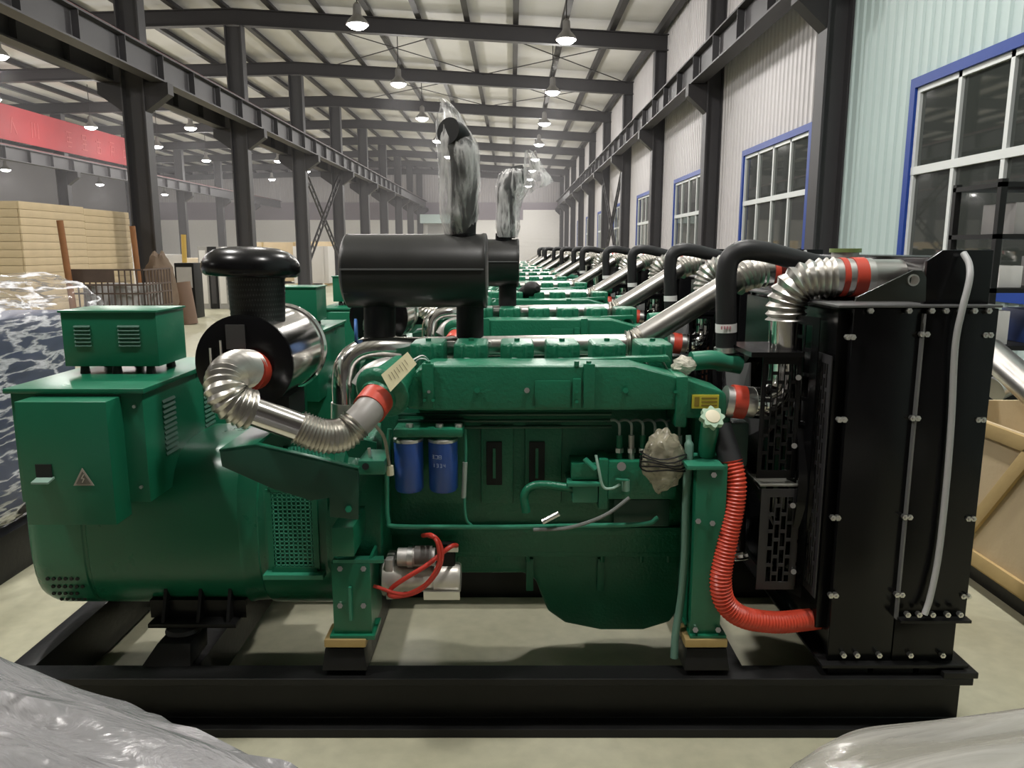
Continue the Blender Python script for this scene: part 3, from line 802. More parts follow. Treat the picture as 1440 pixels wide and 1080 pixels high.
# exhaust manifold below the charge pipe
part(MB().box(-.38, .56, 3.22, 3.36, 1.05, 1.2), 'exhaust_manifold', mat('manifold_rust', (.10, .06, .045), .7, var=.3), bevel=.02)
sb = part(MB().box(XP(503, 655, 2.56), XP(541, 655, 2.56), 2.56, 2.72, ZP(668, 2.56), ZP(648, 2.56)), 'housing_bracket', PGH, bevel=.006)
MB().cyl(P(521, 648, 2.6), P(519, 630, 2.6), .006, n=8).build('sensor_stem', ZINC, sb)
MB().cyl(P(514, 656, 2.556), P(514, 656, 2.57), .012, n=12).build('bracket_hole', DARKG, sb)
for k_ in range(9):
    a_ = math.radians(150 + 15 * k_)
    part(MB().cyl((-.605, CY + .365 * math.cos(a_), CZ + .365 * math.sin(a_)), (-.59, CY + .365 * math.cos(a_), CZ + .365 * math.sin(a_)), .013, n=6), 'housing_bolt', ZINC)
# intake manifold, the long green casting
YM = 2.655
mo = [P(*q, YM) for q in ((567, 560), (570, 538), (588, 519), (604, 514), (893, 514), (930, 524), (968, 534), (968, 566), (955, 577), (600, 578), (572, 575))]
im = part(MB().prism(mo, (0, .19, 0)), 'intake_manifold', GREENC, bevel=.012, seg=3, fix=True)
for (a, b, c_, d) in ((752, 535, 802, 573),):
    MB().box(XP(a, 550, YM), XP(c_, 550, YM), YM - .006, YM + .01, ZP(d, YM), ZP(b, YM)).build('manifold_plate', GREENC, im, bevel=.003)
for a, w in ((602, 8), (828, 8), (811, 6)):
    MB().box(XP(a - w, 550, YM), XP(a + w, 550, YM), YM - .012, YM + .02, ZP(574, YM), ZP(511 if a != 811 else 532, YM)).build('casting_rib', GREENC, im, bevel=.005)
    MB().cyl((XP(a, 515, YM), YM + .005, ZP(515, YM)), (XP(a, 515, YM), YM + .005, ZP(508, YM)), .010, n=6).build('bolt', GREEN, im)
for a, b in ((671, 549), (741, 549), (880, 549), (811, 551), (811, 565), (603, 551), (597, 563), (609, 563), (950, 551)):
    MB().cyl(P(a, b, YM - .018), P(a, b, YM + .004), .010 if b == 549 else .006, n=8).build('bolt', ZINC if a in (741, 603) else GREEN, im)
out_poly = [P(*q, YM) for q in ((958, 530), (985, 540), (1017, 550), (1022, 556), (1022, 584), (1000, 590), (958, 588))]
part(MB().prism(out_poly, (0, .17, 0)), 'manifold_outlet', GREENC, bevel=.012, seg=3, fix=True)
part(MB().box(XP(950, 560, YM), XP(966, 560, YM), YM - .012, YM + .18, ZP(600, YM), ZP(529, YM)), 'outlet_flange', GREENC, bevel=.006)
lb = part(MB().box(XP(973, 564, YM - .005), XP(1011, 564, YM - .005), YM - .0045, YM + .001, ZP(574, YM), ZP(555, YM)), 'yellow_label', YELLOW, smooth=False, label='yellow warning label')
m = MB()
for i in range(3): m.box(XP(986, 564, YM), XP(1008, 564, YM), YM - .0055, YM - .004, ZP(571 - 5 * i, YM), ZP(568.5 - 5 * i, YM))
m.box(XP(976, 564, YM), XP(983, 564, YM), YM - .0055, YM - .004, ZP(571, YM), ZP(558, YM))
m.build('label_print', mat('print_brown', (.25, .17, .02), .6), lb, smooth=False, kind='stuff')
YO = 2.74
for a, b, mt, r in ((1018, 1030, ZINC, .058), (1028, 1046, REDS, .061), (1044, 1060, ZINC, .056)):
    part(MB().cyl(P(a, 564, YO), P(b, 566, YO), r, n=28), 'red_clamp_hose' if mt is REDS else 'clamp_band', mt)
part(MB().tube(catmull([P(1056, 566, YO), P(1078, 566, YO + .01), P(1098, 552, YO + .02), P(1104, 525, YO + .03), P(1104, 495, YO + .03), P(1105, 445, YO + .03)], 6), .058, 28), 'charge_air_riser', CHROME)
part(MB().ribbed([P(1105, 450, YO + .03), P(1107, 425, YO + .03), P(1118, 404, YO + .02), P(1140, 393, YO + .01), P(1172, 390, YO)], .066, pitch=.022, amp=.006, n=28), 'flexible_elbow', FLEX)
for a, b, mt, r in ((1168, 1180, ZINC, .066), (1178, 1186, REDS, .069), (1186, 1196, ZINC, .066), (1195, 1212, REDS, .070), (1212, 1222, ZINC, .067), (1222, 1300, ALU, .063)):
    part(MB().cyl(P(a, 390, YO), P(b, 390, YO), r, n=28), {'zinc': 'clamp_band', 'red_silicone': 'red_clamp_hose', 'aluminium': 'charge_air_tube'}[mt.name], mt)

# oil pan
sump = [P(*q, 2.84) for q in ((540, 775), (960, 775), (955, 858), (942, 876), (905, 887), (845, 887), (795, 877), (770, 860), (761, 838), (754, 818), (738, 807), (540, 807))]
pan = part(MB().prism(sump, (0, .40, 0)), 'oil_pan', GREENC, bevel=.02, seg=3, fix=True)
part(MB().box(XP(540, 778, 2.80), XP(958, 778, 2.80), 2.80, 3.28, ZP(783, 2.80), ZP(775, 2.80)), 'pan_flange', GREENC, bevel=.003)
for a in (742, 847, 902, 940, 580, 640, 700):
    MB().cyl(P(a, 790, 2.815), P(a, 776, 2.815), .009, n=8).build('pan_bolt', GREENC, pan)
for a in (745, 845): MB().box(XP(a - 5, 800, 2.83), XP(a + 5, 800, 2.83), 2.822, 2.85, ZP(830, 2.83), ZP(785, 2.83)).build('pan_rib', GREENC, pan, bevel=.003)
MB().lathe((XP(873, 890, 2.92), 2.92, ZP(884, 2.84) - .022), (0, 0, 1), [(0, .03), (.006, .045), (.03, .045)], 20).build('drain_plug', BLACKM, pan)
# oil filters
for pxx in (576, 624):
    c0 = P(pxx, 690, 2.68); zt_ = ZP(614, 2.68)
    f = part(MB().lathe((c0.x, 2.68, c0.z), (0, 0, 1), [(0, .035), (.004, .046), (.014, .052), (zt_ - c0.z - .012, .053)], 28), 'oil_filter', BLUEF)
    MB().lathe((c0.x, 2.68, zt_ - .014), (0, 0, 1), [(0, .054), (.010, .054), (.014, .048)], 28).build('filter_rim', ZINC, f)
    MB().lathe((c0.x, 2.68, zt_ - .002), (0, 0, 1), [(0, .046), (.012, .040), (.022, .026), (.030, .02)], 20).build('filter_neck', GREENC, f)
    if pxx == 624:
        m = MB()
        for r_, (txt) in enumerate(((0, 1, 2), (0, 1, 2, 3))):
            for q in txt:
                a = math.radians(-125 + q * 14 + r_ * 3); z = ZP(643 + 12 * r_, 2.63)
                c_, s_ = math.cos(a), math.sin(a); rr = .0534
                def arc(da, dz): return Vector((c0.x + math.cos(a + da) * rr, 2.68 + math.sin(a + da) * rr, z + dz))
                shapes = [[(-.09, .006, .09, .006), (-.09, -.006, .09, -.006), (0, .006, 0, -.006), (-.09, 0, .09, 0)],
                          [(-.09, .006, .09, .006), (.09, .006, .09, -.006), (-.09, -.006, .09, -.006)],
                          [(-.09, .006, .09, .006), (-.09, .006, -.09, -.006), (.09, .006, .09, -.006), (-.09, -.006, .09, -.006), (-.09, 0, .09, 0)]] if r_ == 0 else \
                         [[(0, .006, 0, -.006)], [(-.06, .006, .06, .006), (.06, .006, .06, -.006), (-.06, -.006, .06, -.006), (-.04, 0, .06, 0)],
                          [(-.06, .006, .06, .006), (.06, .006, .06, -.006), (-.06, -.006, .06, -.006), (-.04, 0, .06, 0)], [(-.06, .006, -.06, 0), (-.06, 0, .06, 0), (.04, .006, .04, -.006)]]
                for (x0, z0, x1, z1) in shapes[q]: m.bar(arc(x0, z0), arc(x1, z1), .0012, .002, up=(c_, s_, 0))
        m.build('filter_lettering', mat('print_pale', (.45, .55, .75), .6), f, smooth=False, kind='stuff')
part(MB().box(XP(556, 606, 2.68), XP(652, 606, 2.68), 2.63, 2.82, ZP(611, 2.68), ZP(599, 2.68)), 'filter_head', GREENC, bevel=.008)
for a in (576, 618, 645): part(MB().cyl(P(a, 602, 2.66), P(a, 596, 2.66), .014, n=8), 'head_plug', ZINC)
# pipes along the block
PG = mat('pipe_green', (.03, .20, .12), .3)
part(MB().tube(catmull([P(548, 603, 2.66), P(545, 640, 2.655), P(544, 700, 2.65), P(546, 732, 2.64), P(556, 740, 2.635), P(640, 741, 2.635), P(720, 741, 2.635), P(820, 739, 2.635), P(905, 737, 2.64), P(925, 728, 2.65)], 6), .0085, 10), 'fuel_pipe', PG)
part(MB().tube(catmull([P(654, 604, 2.68), P(655, 640, 2.665), P(653, 690, 2.655), P(655, 728, 2.645), P(664, 740, 2.64)], 6), .0055, 8), 'fuel_pipe', PG)
part(MB().cyl(P(654, 650, 2.66), P(652, 700, 2.655), .009, n=10), 'pipe_sleeve', mat('sleeve', (.30, .36, .32), .5))
part(MB().tube(catmull([P(528, 598, 2.6), P(540, 615, 2.6), P(545, 640, 2.61), P(548, 662, 2.62)], 6), .006, 8), 'wire_loom', mat('loom', (.30, .27, .2), .6))
part(MB().cyl(P(548, 655, 2.62), P(549, 668, 2.62), .013, n=10), 'connector', CREAM)
part(MB().tube(catmull([P(740, 720, 2.70), P(738, 695, 2.70), P(755, 682, 2.70), P(800, 686, 2.69), P(840, 694, 2.69)], 6), .016, 12), 'oil_pipe', GREENC)
part(MB().tube(catmull([P(750, 745, 2.62), P(800, 742, 2.61), P(850, 725, 2.61), P(885, 700, 2.63)], 6), .007, 8), 'drain_hose', mat('hose_dull', (.16, .17, .16), .5))
part(MB().cyl(P(763, 734, 2.61), P(786, 722, 2.61), .010, n=10), 'sensor', ZINC)
# fuel injection pump
fp = part(MB().box(XP(806, 650, 2.66), XP(842, 650, 2.66), 2.665, 2.80, ZP(708, 2.66), ZP(681, 2.66)), 'injection_pump', PG, bevel=.004)
MB().box(XP(803, 650, 2.70), XP(846, 650, 2.70), 2.68, 2.80, ZP(675, 2.68), ZP(652, 2.68)).build('pump_drive', GREENC, fp, bevel=.004)
MB().box(XP(798, 680, 2.66), XP(845, 680, 2.66), 2.655, 2.80, ZP(684, 2.66), ZP(679, 2.66)).build('pump_ledge', PG, fp, bevel=.002)
MB().box(XP(842, 660, 2.68), XP(855, 660, 2.68), 2.665, 2.80, ZP(714, 2.68), ZP(645, 2.68)).build('drive_flange', GREENC, fp, bevel=.003)
MB().box(XP(855, 660, 2.68), XP(950, 660, 2.68), 2.66, 2.78, ZP(700, 2.68), ZP(647, 2.68)).build('pump_body', GREENC, fp, bevel=.006)
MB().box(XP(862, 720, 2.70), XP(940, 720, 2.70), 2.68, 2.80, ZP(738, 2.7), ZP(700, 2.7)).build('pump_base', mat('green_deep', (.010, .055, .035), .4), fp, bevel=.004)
MB().cyl(P(880, 675, 2.64), P(880, 690, 2.64), .014, n=12).build('primer', mat('pale_green2', (.20, .36, .28), .4), fp)
MB().cyl(P(874, 656, 2.65), P(874, 656, 2.63), .016, n=14).build('primer_knob', ZINC, fp)
MB().cyl(P(866, 674, 2.62), P(884, 676, 2.635), .005, n=8).build('lever', PG, fp)
MB().tube(catmull([P(838, 640, 2.63), P(842, 660, 2.62), P(848, 684, 2.62), P(860, 687, 2.62), P(872, 681, 2.63)], 6), .005, 8).build('bypass_line', mat('pipe_pale2', (.32, .48, .40), .3), fp)
MB().bar(P(822, 645, 2.68), P(838, 660, 2.66), .03, .006).build('clamp_plate', PG, fp)
for i, a in enumerate((871, 888, 904, 921, 938, 955)):
    MB().cyl(P(a, 647, 2.70), P(a, 612, 2.70), .011, n=10).build('delivery_valve', SILVERP if i % 2 else GREENC, fp)
    MB().cyl(P(a, 636, 2.70), P(a, 630, 2.70), .016, n=6).build('delivery_nut', ZINC, fp)
    MB().tube(catmull([P(a, 614, 2.70), P(a, 598, 2.70), P(a - 4, 592, 2.71), P(a - 10, 590.5, 2.73), P(a - 16, 592, 2.76)], 5), .0050, 8).build('injector_line', mat('line_pale', (.30, .36, .33), .3) if i == 0 else bpy.data.materials['line_pale'], fp)
# starter motor
ys = 2.66
stt = part(MB().lathe(P(537, 812, ys), (1, 0, 0), [(0, .05), (.01, .066), (.05, .066), (.065, .058), (.085, .05), (.19, .05), (.195, .056), (.28, .056), (.29, .05)], 28), 'starter_motor', mat('starter_silver', (.55, .52, .47), .4, metal=.5, var=.1))
MB().cyl(P(560, 783, ys - .02), P(612, 783, ys - .02), .034, n=20).build('solenoid', SILVERP, stt)
MB().cyl(P(584, 781, ys - .022), P(608, 781, ys - .022), .036, n=20).build('solenoid_case', mat('solenoid_dark', (.14, .13, .12), .4), stt)
MB().cyl(P(574, 783, ys - .02), P(581, 783, ys - .02), .040, n=14).build('solenoid_flange', ZINC, stt)
MB().box(XP(545, 812, ys), XP(556, 812, ys), ys - .05, ys + .05, ZP(835, ys), ZP(780, ys)).build('nose_flange', SILVERP, stt, bevel=.006)
MB().box(XP(598, 812, ys), XP(648, 812, ys), ys - .062, ys - .05, ZP(833, ys), ZP(822, ys)).build('earth_strap', ZINC, stt)
MB().box(XP(615, 780, ys), XP(640, 780, ys), ys - .02, ys + .03, ZP(800, ys), ZP(765, ys)).build('terminal_cap', BLACKM, stt, bevel=.006)
MB().box(XP(630, 775, ys), XP(645, 775, ys), ys - .03, ys - .01, ZP(772, ys), ZP(764, ys)).build('terminal', ZINC, stt)
yc = 2.56
part(MB().tube(catmull([P(595, 753, ys), P(607, 753, yc), P(618, 764, yc), P(621, 785, yc), P(612, 808, yc), P(590, 830, yc), P(565, 838, yc), P(548, 837, yc), P(552, 826, yc), P(572, 812, yc), P(600, 795, yc), P(632, 770, yc + .02), P(642, 767, ys - .03)], 6), .0085, 10), 'battery_cable', REDW)
part(MB().tube(catmull([P(603, 754, ys), P(612, 758, yc - .01), P(617, 775, yc - .02), P(616, 795, yc - .02), P(600, 820, yc - .02), P(575, 834, yc - .02), P(556, 834, yc - .02), P(535, 827, yc - .02), P(525, 824, yc - .02)], 6), .0065, 10), 'signal_cable', REDW)
part(MB().box(XP(503, 820, yc), XP(518, 820, yc), yc - .03, yc - .005, ZP(829, yc), ZP(813, yc)), 'cable_plug', WHITEL, bevel=.003)
# mount legs
def leg(pxa, pxb, ytop, name='mount_leg'):
    l = part(MB().box(XP(pxa, 850, 2.50), XP(pxb, 850, 2.50), 2.50, 2.515, ZP(893, 2.50), ZP(ytop, 2.50)), name, GREEN, bevel=.003)
    for q in (pxa, pxb - 4): MB().box(XP(q, 850, 2.51), XP(q + 4, 850, 2.51), 2.515, 2.72, ZP(893, 2.50), ZP(ytop, 2.50)).build('leg_web', GREEN, l)
    MB().box(XP(pxa - 3, 893, 2.5), XP(pxb + 6, 893, 2.5), 2.485, 2.62, ZP(899, 2.49), ZP(893, 2.49)).build('leg_sole', GREEN, l, bevel=.002)
    return l
lg = leg(468, 522, 792)
for a, b in ((478, 800), (511, 800), (478, 852), (511, 852)):
    MB().cyl(P(a, b, 2.49), P(a, b, 2.502), .010, n=6).build('bolt', ZINC, lg)
MB().box(XP(490, 830, 2.49), XP(494, 830, 2.49), 2.485, 2.502, ZP(872, 2.49), ZP(826, 2.49)).build('slot', PG, lg)
MB().prism([P(468, 792, 2.5), P(540, 792, 2.5), P(540, 786, 2.62), P(474, 786, 2.62)], (0, 0, .012)).build('leg_head', PG, lg, fix=True)
for pa, pb in ((455, 514), (964, 1024)):
    pd = part(MB().box(XP(pa, 905, 2.47), XP(pb, 905, 2.47), 2.475, 2.60, ZP(911, 2.475), ZP(900, 2.475)), 'vibration_pad', GOLD, bevel=.005)
    part(MB().prism([P(pa - 2, 943, 2.47), P(pb + 2, 943, 2.47), P(pb - 2, 912, 2.49), P(pa + 2, 912, 2.49)], (0, .12, 0)), 'mount_block', BASEB, fix=True, bevel=.003)
    MB().cyl(P((pa + pb) / 2, 893, 2.53), P((pa + pb) / 2, 884, 2.53), .014, n=6).build('pad_nut', BASEB, pd)
lf = leg(972, 1014, 655)
MB().box(XP(966, 648, 2.5), XP(1018, 648, 2.5), 2.49, 2.66, ZP(660, 2.5), ZP(654, 2.5)).build('leg_head', PG, lf, bevel=.002)
for a, b in ((982, 733), (1002, 736), (1004, 668), (978, 886), (1010, 886)):
    MB().cyl(P(a, b, 2.485), P(a, b, 2.502), .010, n=6).build('bolt', ZINC, lf)
# front gear cover and accessories
gc = part(MB().box(.66, .80, 2.74, 3.36, .46, 1.13), 'gear_cover', GREENC, bevel=.02, seg=3)
part(MB().cyl((.78, 3.05, .62), (.90, 3.05, .62), .13, n=32), 'crank_pulley', BLACKM)
part(MB().box(XP(1018, 630, 2.76), XP(1048, 630, 2.76), 2.72, 2.88, ZP(655, 2.74), ZP(593, 2.74)), 'alternator_bracket', mat('green_grey', (.03, .075, .06), .45), bevel=.012)
fl = part(MB().tube([P(993, 640, 2.60), P(999, 596, 2.58)], [.030, .032], 20), 'oil_filler', GREEN)
cp = P(1000, 590, 2.56)
m = MB(); n = 48
ax = Vector((0.05, -.75, .66)).normalized(); ux, uy = frame_of(ax)
ring = [cp + (ux * math.cos(2 * math.pi * k / n) + uy * math.sin(2 * math.pi * k / n)) * (.038 + .005 * math.cos(8 * 2 * math.pi * k / n)) for k in range(n)]
m.prism(ring, ax * .022)
fc = m.build('filler_cap', mat('cap_green', (.35, .50, .36), .5), G, fix=True, angle=50)
MB().lathe(cp + ax * .021, ax, [(0, .026), (.004, .025), (.005, .02)], 24).build('cap_emblem', CREAM, fc)
part(MB().tube(catmull([P(968, 612, 2.60), P(969, 640, 2.58), P(965, 700, 2.56), P(963, 780, 2.55), P(958, 840, 2.55), P(950, 890, 2.54), P(948, 925, 2.53)], 6), [.010] * 3 + [.016] * 8 + [.014] * 26, 12), 'drain_hose', mat('hose_green', (.11, .22, .17), .4))
# thermostat housing, hoses
th = part(MB().tube(catmull([P(972, 508, 2.86), P(1000, 506, 2.87), P(1020, 509, 2.88), P(1042, 513, 2.88)], 4), .036, 20), 'thermostat_pipe', PG)
MB().box(XP(1008, 512, 2.86), XP(1030, 512, 2.86), 2.85, 2.93, ZP(522, 2.86), ZP(502, 2.86)).build('thermostat_body', GREENC, th, bevel=.008)
hs = part(MB().tube(catmull([P(1021, 500, 2.90), P(1021, 460, 2.90), P(1021, 410, 2.90), P(1022, 380, 2.90), P(1028, 362, 2.90), P(1046, 352, 2.90), P(1075, 354, 2.91), P(1115, 364, 2.93), P(1165, 376, 2.95), P(1200, 380, 2.96)], 6), .038, 20), 'coolant_hose', RUBBER)
MB().cyl(P(1021, 467, 2.90), P(1021, 455, 2.90), .0395, n=24).build('hose_label', WHITEL, hs)
m = MB()
for i in range(4): m.box(XP(1014 + i * 4, 460, 2.858), XP(1016.5 + i * 4, 460, 2.855), 2.8585, 2.861, ZP(463.5, 2.855), ZP(459, 2.855))
m.build('label_print', mat('print_pink', (.55, .25, .28), .6), hs, smooth=False, kind='stuff')
MB().cyl(P(1021, 495, 2.90), P(1021, 488, 2.90), .045, n=24).build('hose_clamp', ZINC, hs)
part(MB().cyl(P(1012, 600, 2.62), P(1030, 655, 2.55), .040, n=20), 'hose_elbow', RUBBER)
part(MB().cyl(P(1021, 645, 2.56), P(1042, 656, 2.56), .016, n=10), 'hose_clamp_screw', ZINC)
part(MB().ribbed([P(1028, 648, 2.55), P(1034, 680, 2.53), P(1030, 720, 2.52), P(1020, 770, 2.51), P(1013, 815, 2.50), P(1020, 848, 2.50), P(1045, 868, 2.51), P(1090, 875, 2.54), P(1130, 872, 2.58), P(1162, 868, 2.64)], .036, pitch=.0125, amp=.003, n=20, k=6), 'red_coolant_hose', REDH)
part(MB().tube(catmull([P(1050, 780, 2.8), P(1040, 782, 2.8), P(1020, 782, 2.82)], 4), .018, 10), 'chrome_stub', CHROME)

# radiator
YR0, YR1 = 2.50, 3.60
XR0, XRm, XR1 = 1.112, 1.338, 1.573
ZR0, ZR1 = .268, 1.512
core = part(MB().box(XR0 + .01, XR1 - .01, YR0 + .02, YR1 - .02, ZR0, ZR1), 'radiator_core', BLACK)
pA = part(MB().box(XR0, XRm - .004, YR0, YR0 + .02, ZR0, ZR1 - .003), 'side_panel', BLACK, bevel=.003)
pB = part(MB().box(XRm, XR1, YR0 - .014, YR0 + .02, ZP(868, 2.5), ZR1 - .003), 'side_panel', BLACK, bevel=.003)
part(MB().box(XRm, XR1 - .02, YR0, YR0 + .02, ZR0, ZP(868, 2.5)), 'lower_panel', BLACK, bevel=.003)
part(MB().box(XRm - .004, XR1 + .004, YR0 - .045, YR0 + .0, ZP(872, 2.48), ZP(868, 2.48)), 'panel_flange', BASEB, bevel=.001)
part(MB().box(XRm - .006, XRm, YR0 - .018, YR0 + .01, ZP(868, 2.5), ZR1 - .02), 'panel_edge', mat('pale_edge', (.16, .16, .16), .35))  # thin strip along the panel joint, paler than the black panels
part(MB().box(XR0, XR1, YR1 - .02, YR1, ZR0, ZR1), 'side_panel', BLACK)
part(MB().box(XR0 - .06, XR1 + .008, YR0 - .02, YR1 + .02, ZR1, ZR1 + .008), 'top_plate', mat('plate_grey2', (.10, .10, .10), .35), bevel=.002)
part(MB().prism([(XRm + .012, YR0 + .03, ZR1), (XR1 - .01, YR0 + .03, ZR1), (XR1 - .01, YR0 + .03, 1.695), (XRm + .06, YR0 + .03, 1.695), (XRm + .012, YR0 + .03, 1.66)], (0, .02, 0)), 'tank_end_plate', BLACK, fix=True, bevel=.002)
part(MB().box(XRm + .03, XR1 - .03, YR0 + .05, YR1 - .05, ZR1, 1.675), 'top_tank', BLACK, bevel=.01)
part(MB().box(XR0 + .0, XRm + .03, YR0 + .30, YR1 - .05, ZR1, 1.655), 'charge_cooler_tank', BLACK, bevel=.01)
part(MB().cyl((XR0 + .17, YR0 + .5, 1.65), (XR0 + .17, YR0 + .5, 1.685), .05, n=20), 'filler_neck', SILVERP)
part(MB().cyl((XR0 + .17, YR0 + .5, 1.685), (XR0 + .17, YR0 + .5, 1.70), .058, n=20), 'radiator_cap', mat('cap_brass', (.22, .30, .10), .4, metal=.4))
lug = [P(*q, YR0 + .0) for q in ((1203, 424), (1205, 418), (1285, 380), (1297, 380), (1303, 390), (1302, 424))]
lo_ = part(MB().prism(lug, (0, .012, 0)), 'lifting_lug', mat('lug_black', (.014, .016, .012), .3), fix=True, bevel=.002)
MB().tube2(P(1285, 394, YR0 - .006), Vector((0, 1, 0)), [(0, .014), (0, .019), (.008, .019), (.008, .014), (0, .014)], 24, cap=False).build('lug_eye', ZINC, lo_)
MB().cyl(P(1285, 394, YR0 - .0035), P(1285, 394, YR0 + .002), .0142, n=20).build('lug_hole', ALU, lo_)
b0 = None
def rbolt(px_, py_, yy=YR0 - .016, r=.010):
    global b0
    p = P(px_, py_, yy)
    if b0 is None:
        b0 = part(MB().cyl(p - Vector((0, .007, 0)), p + Vector((0, .010, 0)), r, r * .9, n=6).cyl(p + Vector((0, -.014, 0)), p + Vector((0, -.006, 0)), r * .45, n=6), 'panel_bolt', ZINC)
    else: piece(b0, G, p - Vector((0, .002, 0)))
for a, b in ((1199, 474), (1187, 590), (1178, 728), (1175, 837), (1303, 470), (1290, 588), (1279, 727), (1268, 836), (1392, 471), (1382, 590), (1368, 729), (1361, 838)):
    rbolt(a, b); rbolt(a - 7, b, YR0 - .012)
for a in (1186, 1205, 1236, 1280, 1325): rbolt(a, 921, YR0 - .01)
for a in (1224, 1278, 1310, 1330, 1350, 1370, 1390): rbolt(a, 437, YR0 - .02)
for a in (1276, 1292, 1311, 1332, 1350): rbolt(a, 864, YR0 - .045)
part(MB().box(XR0 - .03, XR1 + .02, YR0 - .03, YR1, ZR0 - .012, ZR0), 'bottom_flange', BASEB, bevel=.002)
for x0, x1 in ((XR0 + .0, XR0 + .14), (XR0 + .16, XR0 + .30), (XR0 + .32, XR1 - .03)):
    part(MB().box(x0, x1, YR0 - .01, YR1 - .05, ZT, ZR0 - .01), 'radiator_foot', BASEB, bevel=.002)
part(MB().tube(catmull([P(1355, 356, YR0 + .01), P(1363, 372, YR0 - .02), P(1363, 395, YR0 - .045), P(1352, 440, YR0 - .05), P(1343, 490, YR0 - .045), P(1338, 590, YR0 - .04), P(1331, 680, YR0 - .04), P(1320, 780, YR0 - .04), P(1308, 840, YR0 - .045), P(1300, 864, YR0 - .05)], 6), .0105, 12), 'overflow_tube', LGREY)
# fan shroud and slotted guards between engine and radiator
part(MB().box(XR0 - .03, XR0 + .012, YR0 + .05, YR1 - .05, ZR0 + .10, ZR1 - .02), 'fan_shroud', BLACK)
part(MB().tube2(Vector((XR0 - .10, 3.05, .86)), Vector((1, 0, 0)), [(0, .44), (.09, .46), (.09, .45), (0, .43), (0, .44)], 40, cap=False), 'shroud_ring', BLACK)
fan = part(MB().cyl((XR0 - .26, 3.05, .86), (XR0 - .10, 3.05, .86), .08, n=20), 'fan_hub', BLACKM)
for k_ in range(6):
    a = math.radians(60 * k_ + 15); u = Vector((0, math.cos(a), math.sin(a))); w = Vector((0, -math.sin(a), math.cos(a)))
    q = Vector((XR0 - .18, 3.05, .86))
    MB().prism([q + u * .06 - w * .03 + Vector((-.03, 0, 0)), q + u * .06 + w * .03 + Vector((.03, 0, 0)), q + u * .38 + w * .07 + Vector((.03, 0, 0)), q + u * .38 - w * .07 + Vector((-.03, 0, 0))], (.006, 0, 0)).build('fan_blade', mat('fan_grey', (.10, .10, .10), .4) if k_ == 0 else bpy.data.materials['fan_grey'], fan, fix=True)
def slotted(o, u, v, w, h, name, mt=BLACK, cols=4, rows=5, mx=.02, my=.03, th=.004):
    """sheet with a staggered field of round-ended slots really cut through"""
    o, u, v = Vector(o), Vector(u).normalized(), Vector(v).normalized(); nn = u.cross(v) * th
    m = MB()
    def quad(a0, b0_, a1, b1):
        m.prism([o + u * a0 + v * b0_, o + u * a1 + v * b0_, o + u * a1 + v * b1, o + u * a0 + v * b1], nn)
    cw = (w - 2 * mx) / cols
    quad(0, 0, w, my); quad(0, h - my, w, h); quad(0, my, mx, h - my); quad(w - mx, my, w, h - my)
    web = cw * .2
    for c_ in range(cols + 1): quad(mx + c_ * cw - web / 2, my, mx + c_ * cw + web / 2, h - my)
    rh = (h - 2 * my) / rows
    for c_ in range(cols):
        off = (c_ % 2) * .5
        for r_ in range(rows + 1):
            b = my + (r_ + off) * rh
            if my < b < h - my: quad(mx + c_ * cw, b - .006, mx + (c_ + 1) * cw, b + .006)
    return m.build(name, mt, G, smooth=False)
YG = 2.66
a0, a1 = P(1064, 655, YG), P(1128, 500, YG)
slotted((a0.x, YG, ZP(672, YG)), (1, 0, 0), (0, 0, 1), a1.x - a0.x, ZP(500, YG) - ZP(672, YG), 'fan_guard', cols=5, rows=6, mx=.014)
b0_, b1_ = P(1060, 825, YG), P(1126, 685, YG)
slotted((b0_.x, YG - .02, ZP(825, YG)), (1, 0, 0), (0, 0, 1), b1_.x - b0_.x, ZP(685, YG) - ZP(825, YG), 'fan_guard', mt=mat('guard_grey', (.035, .034, .037), .4), cols=4, rows=5, mx=.03)
part(MB().box(b0_.x - .005, b1_.x, YG - .02, YG + .12, ZP(684, YG - .02), ZP(682, YG - .02)), 'guard_ledge', mat('ledge_grey', (.22, .22, .19), .4))
slotted((XR0 - .05, YR0 + .03, ZP(838, 2.55)), (0, 1, 0), (0, 0, 1), .12, ZP(500, 2.55) - ZP(838, 2.55), 'fan_guard', mt=bpy.data.materials['guard_grey'], cols=4, rows=9, mx=.022)
slotted((XP(1140, 640, 2.60), 2.60, ZP(838, 2.62)), (-.30, .80, 0), (0, 0, 1), .22, ZP(446, 2.62) - ZP(838, 2.62), 'fan_guard', cols=4, rows=11, mx=.03)
part(MB().box(XP(1056, 490, YG), XP(1130, 490, YG), YG - .01, YG + .3, ZP(502, YG), ZP(495, YG)), 'guard_top', BLACK)
for a, b in ((1123, 531), (1117, 627), (1115, 711), (1116, 804)):
    part(MB().cyl(P(a, b, YG - .035), P(a, b, YG - .01), .010, n=8), 'guard_bolt', ZINC)

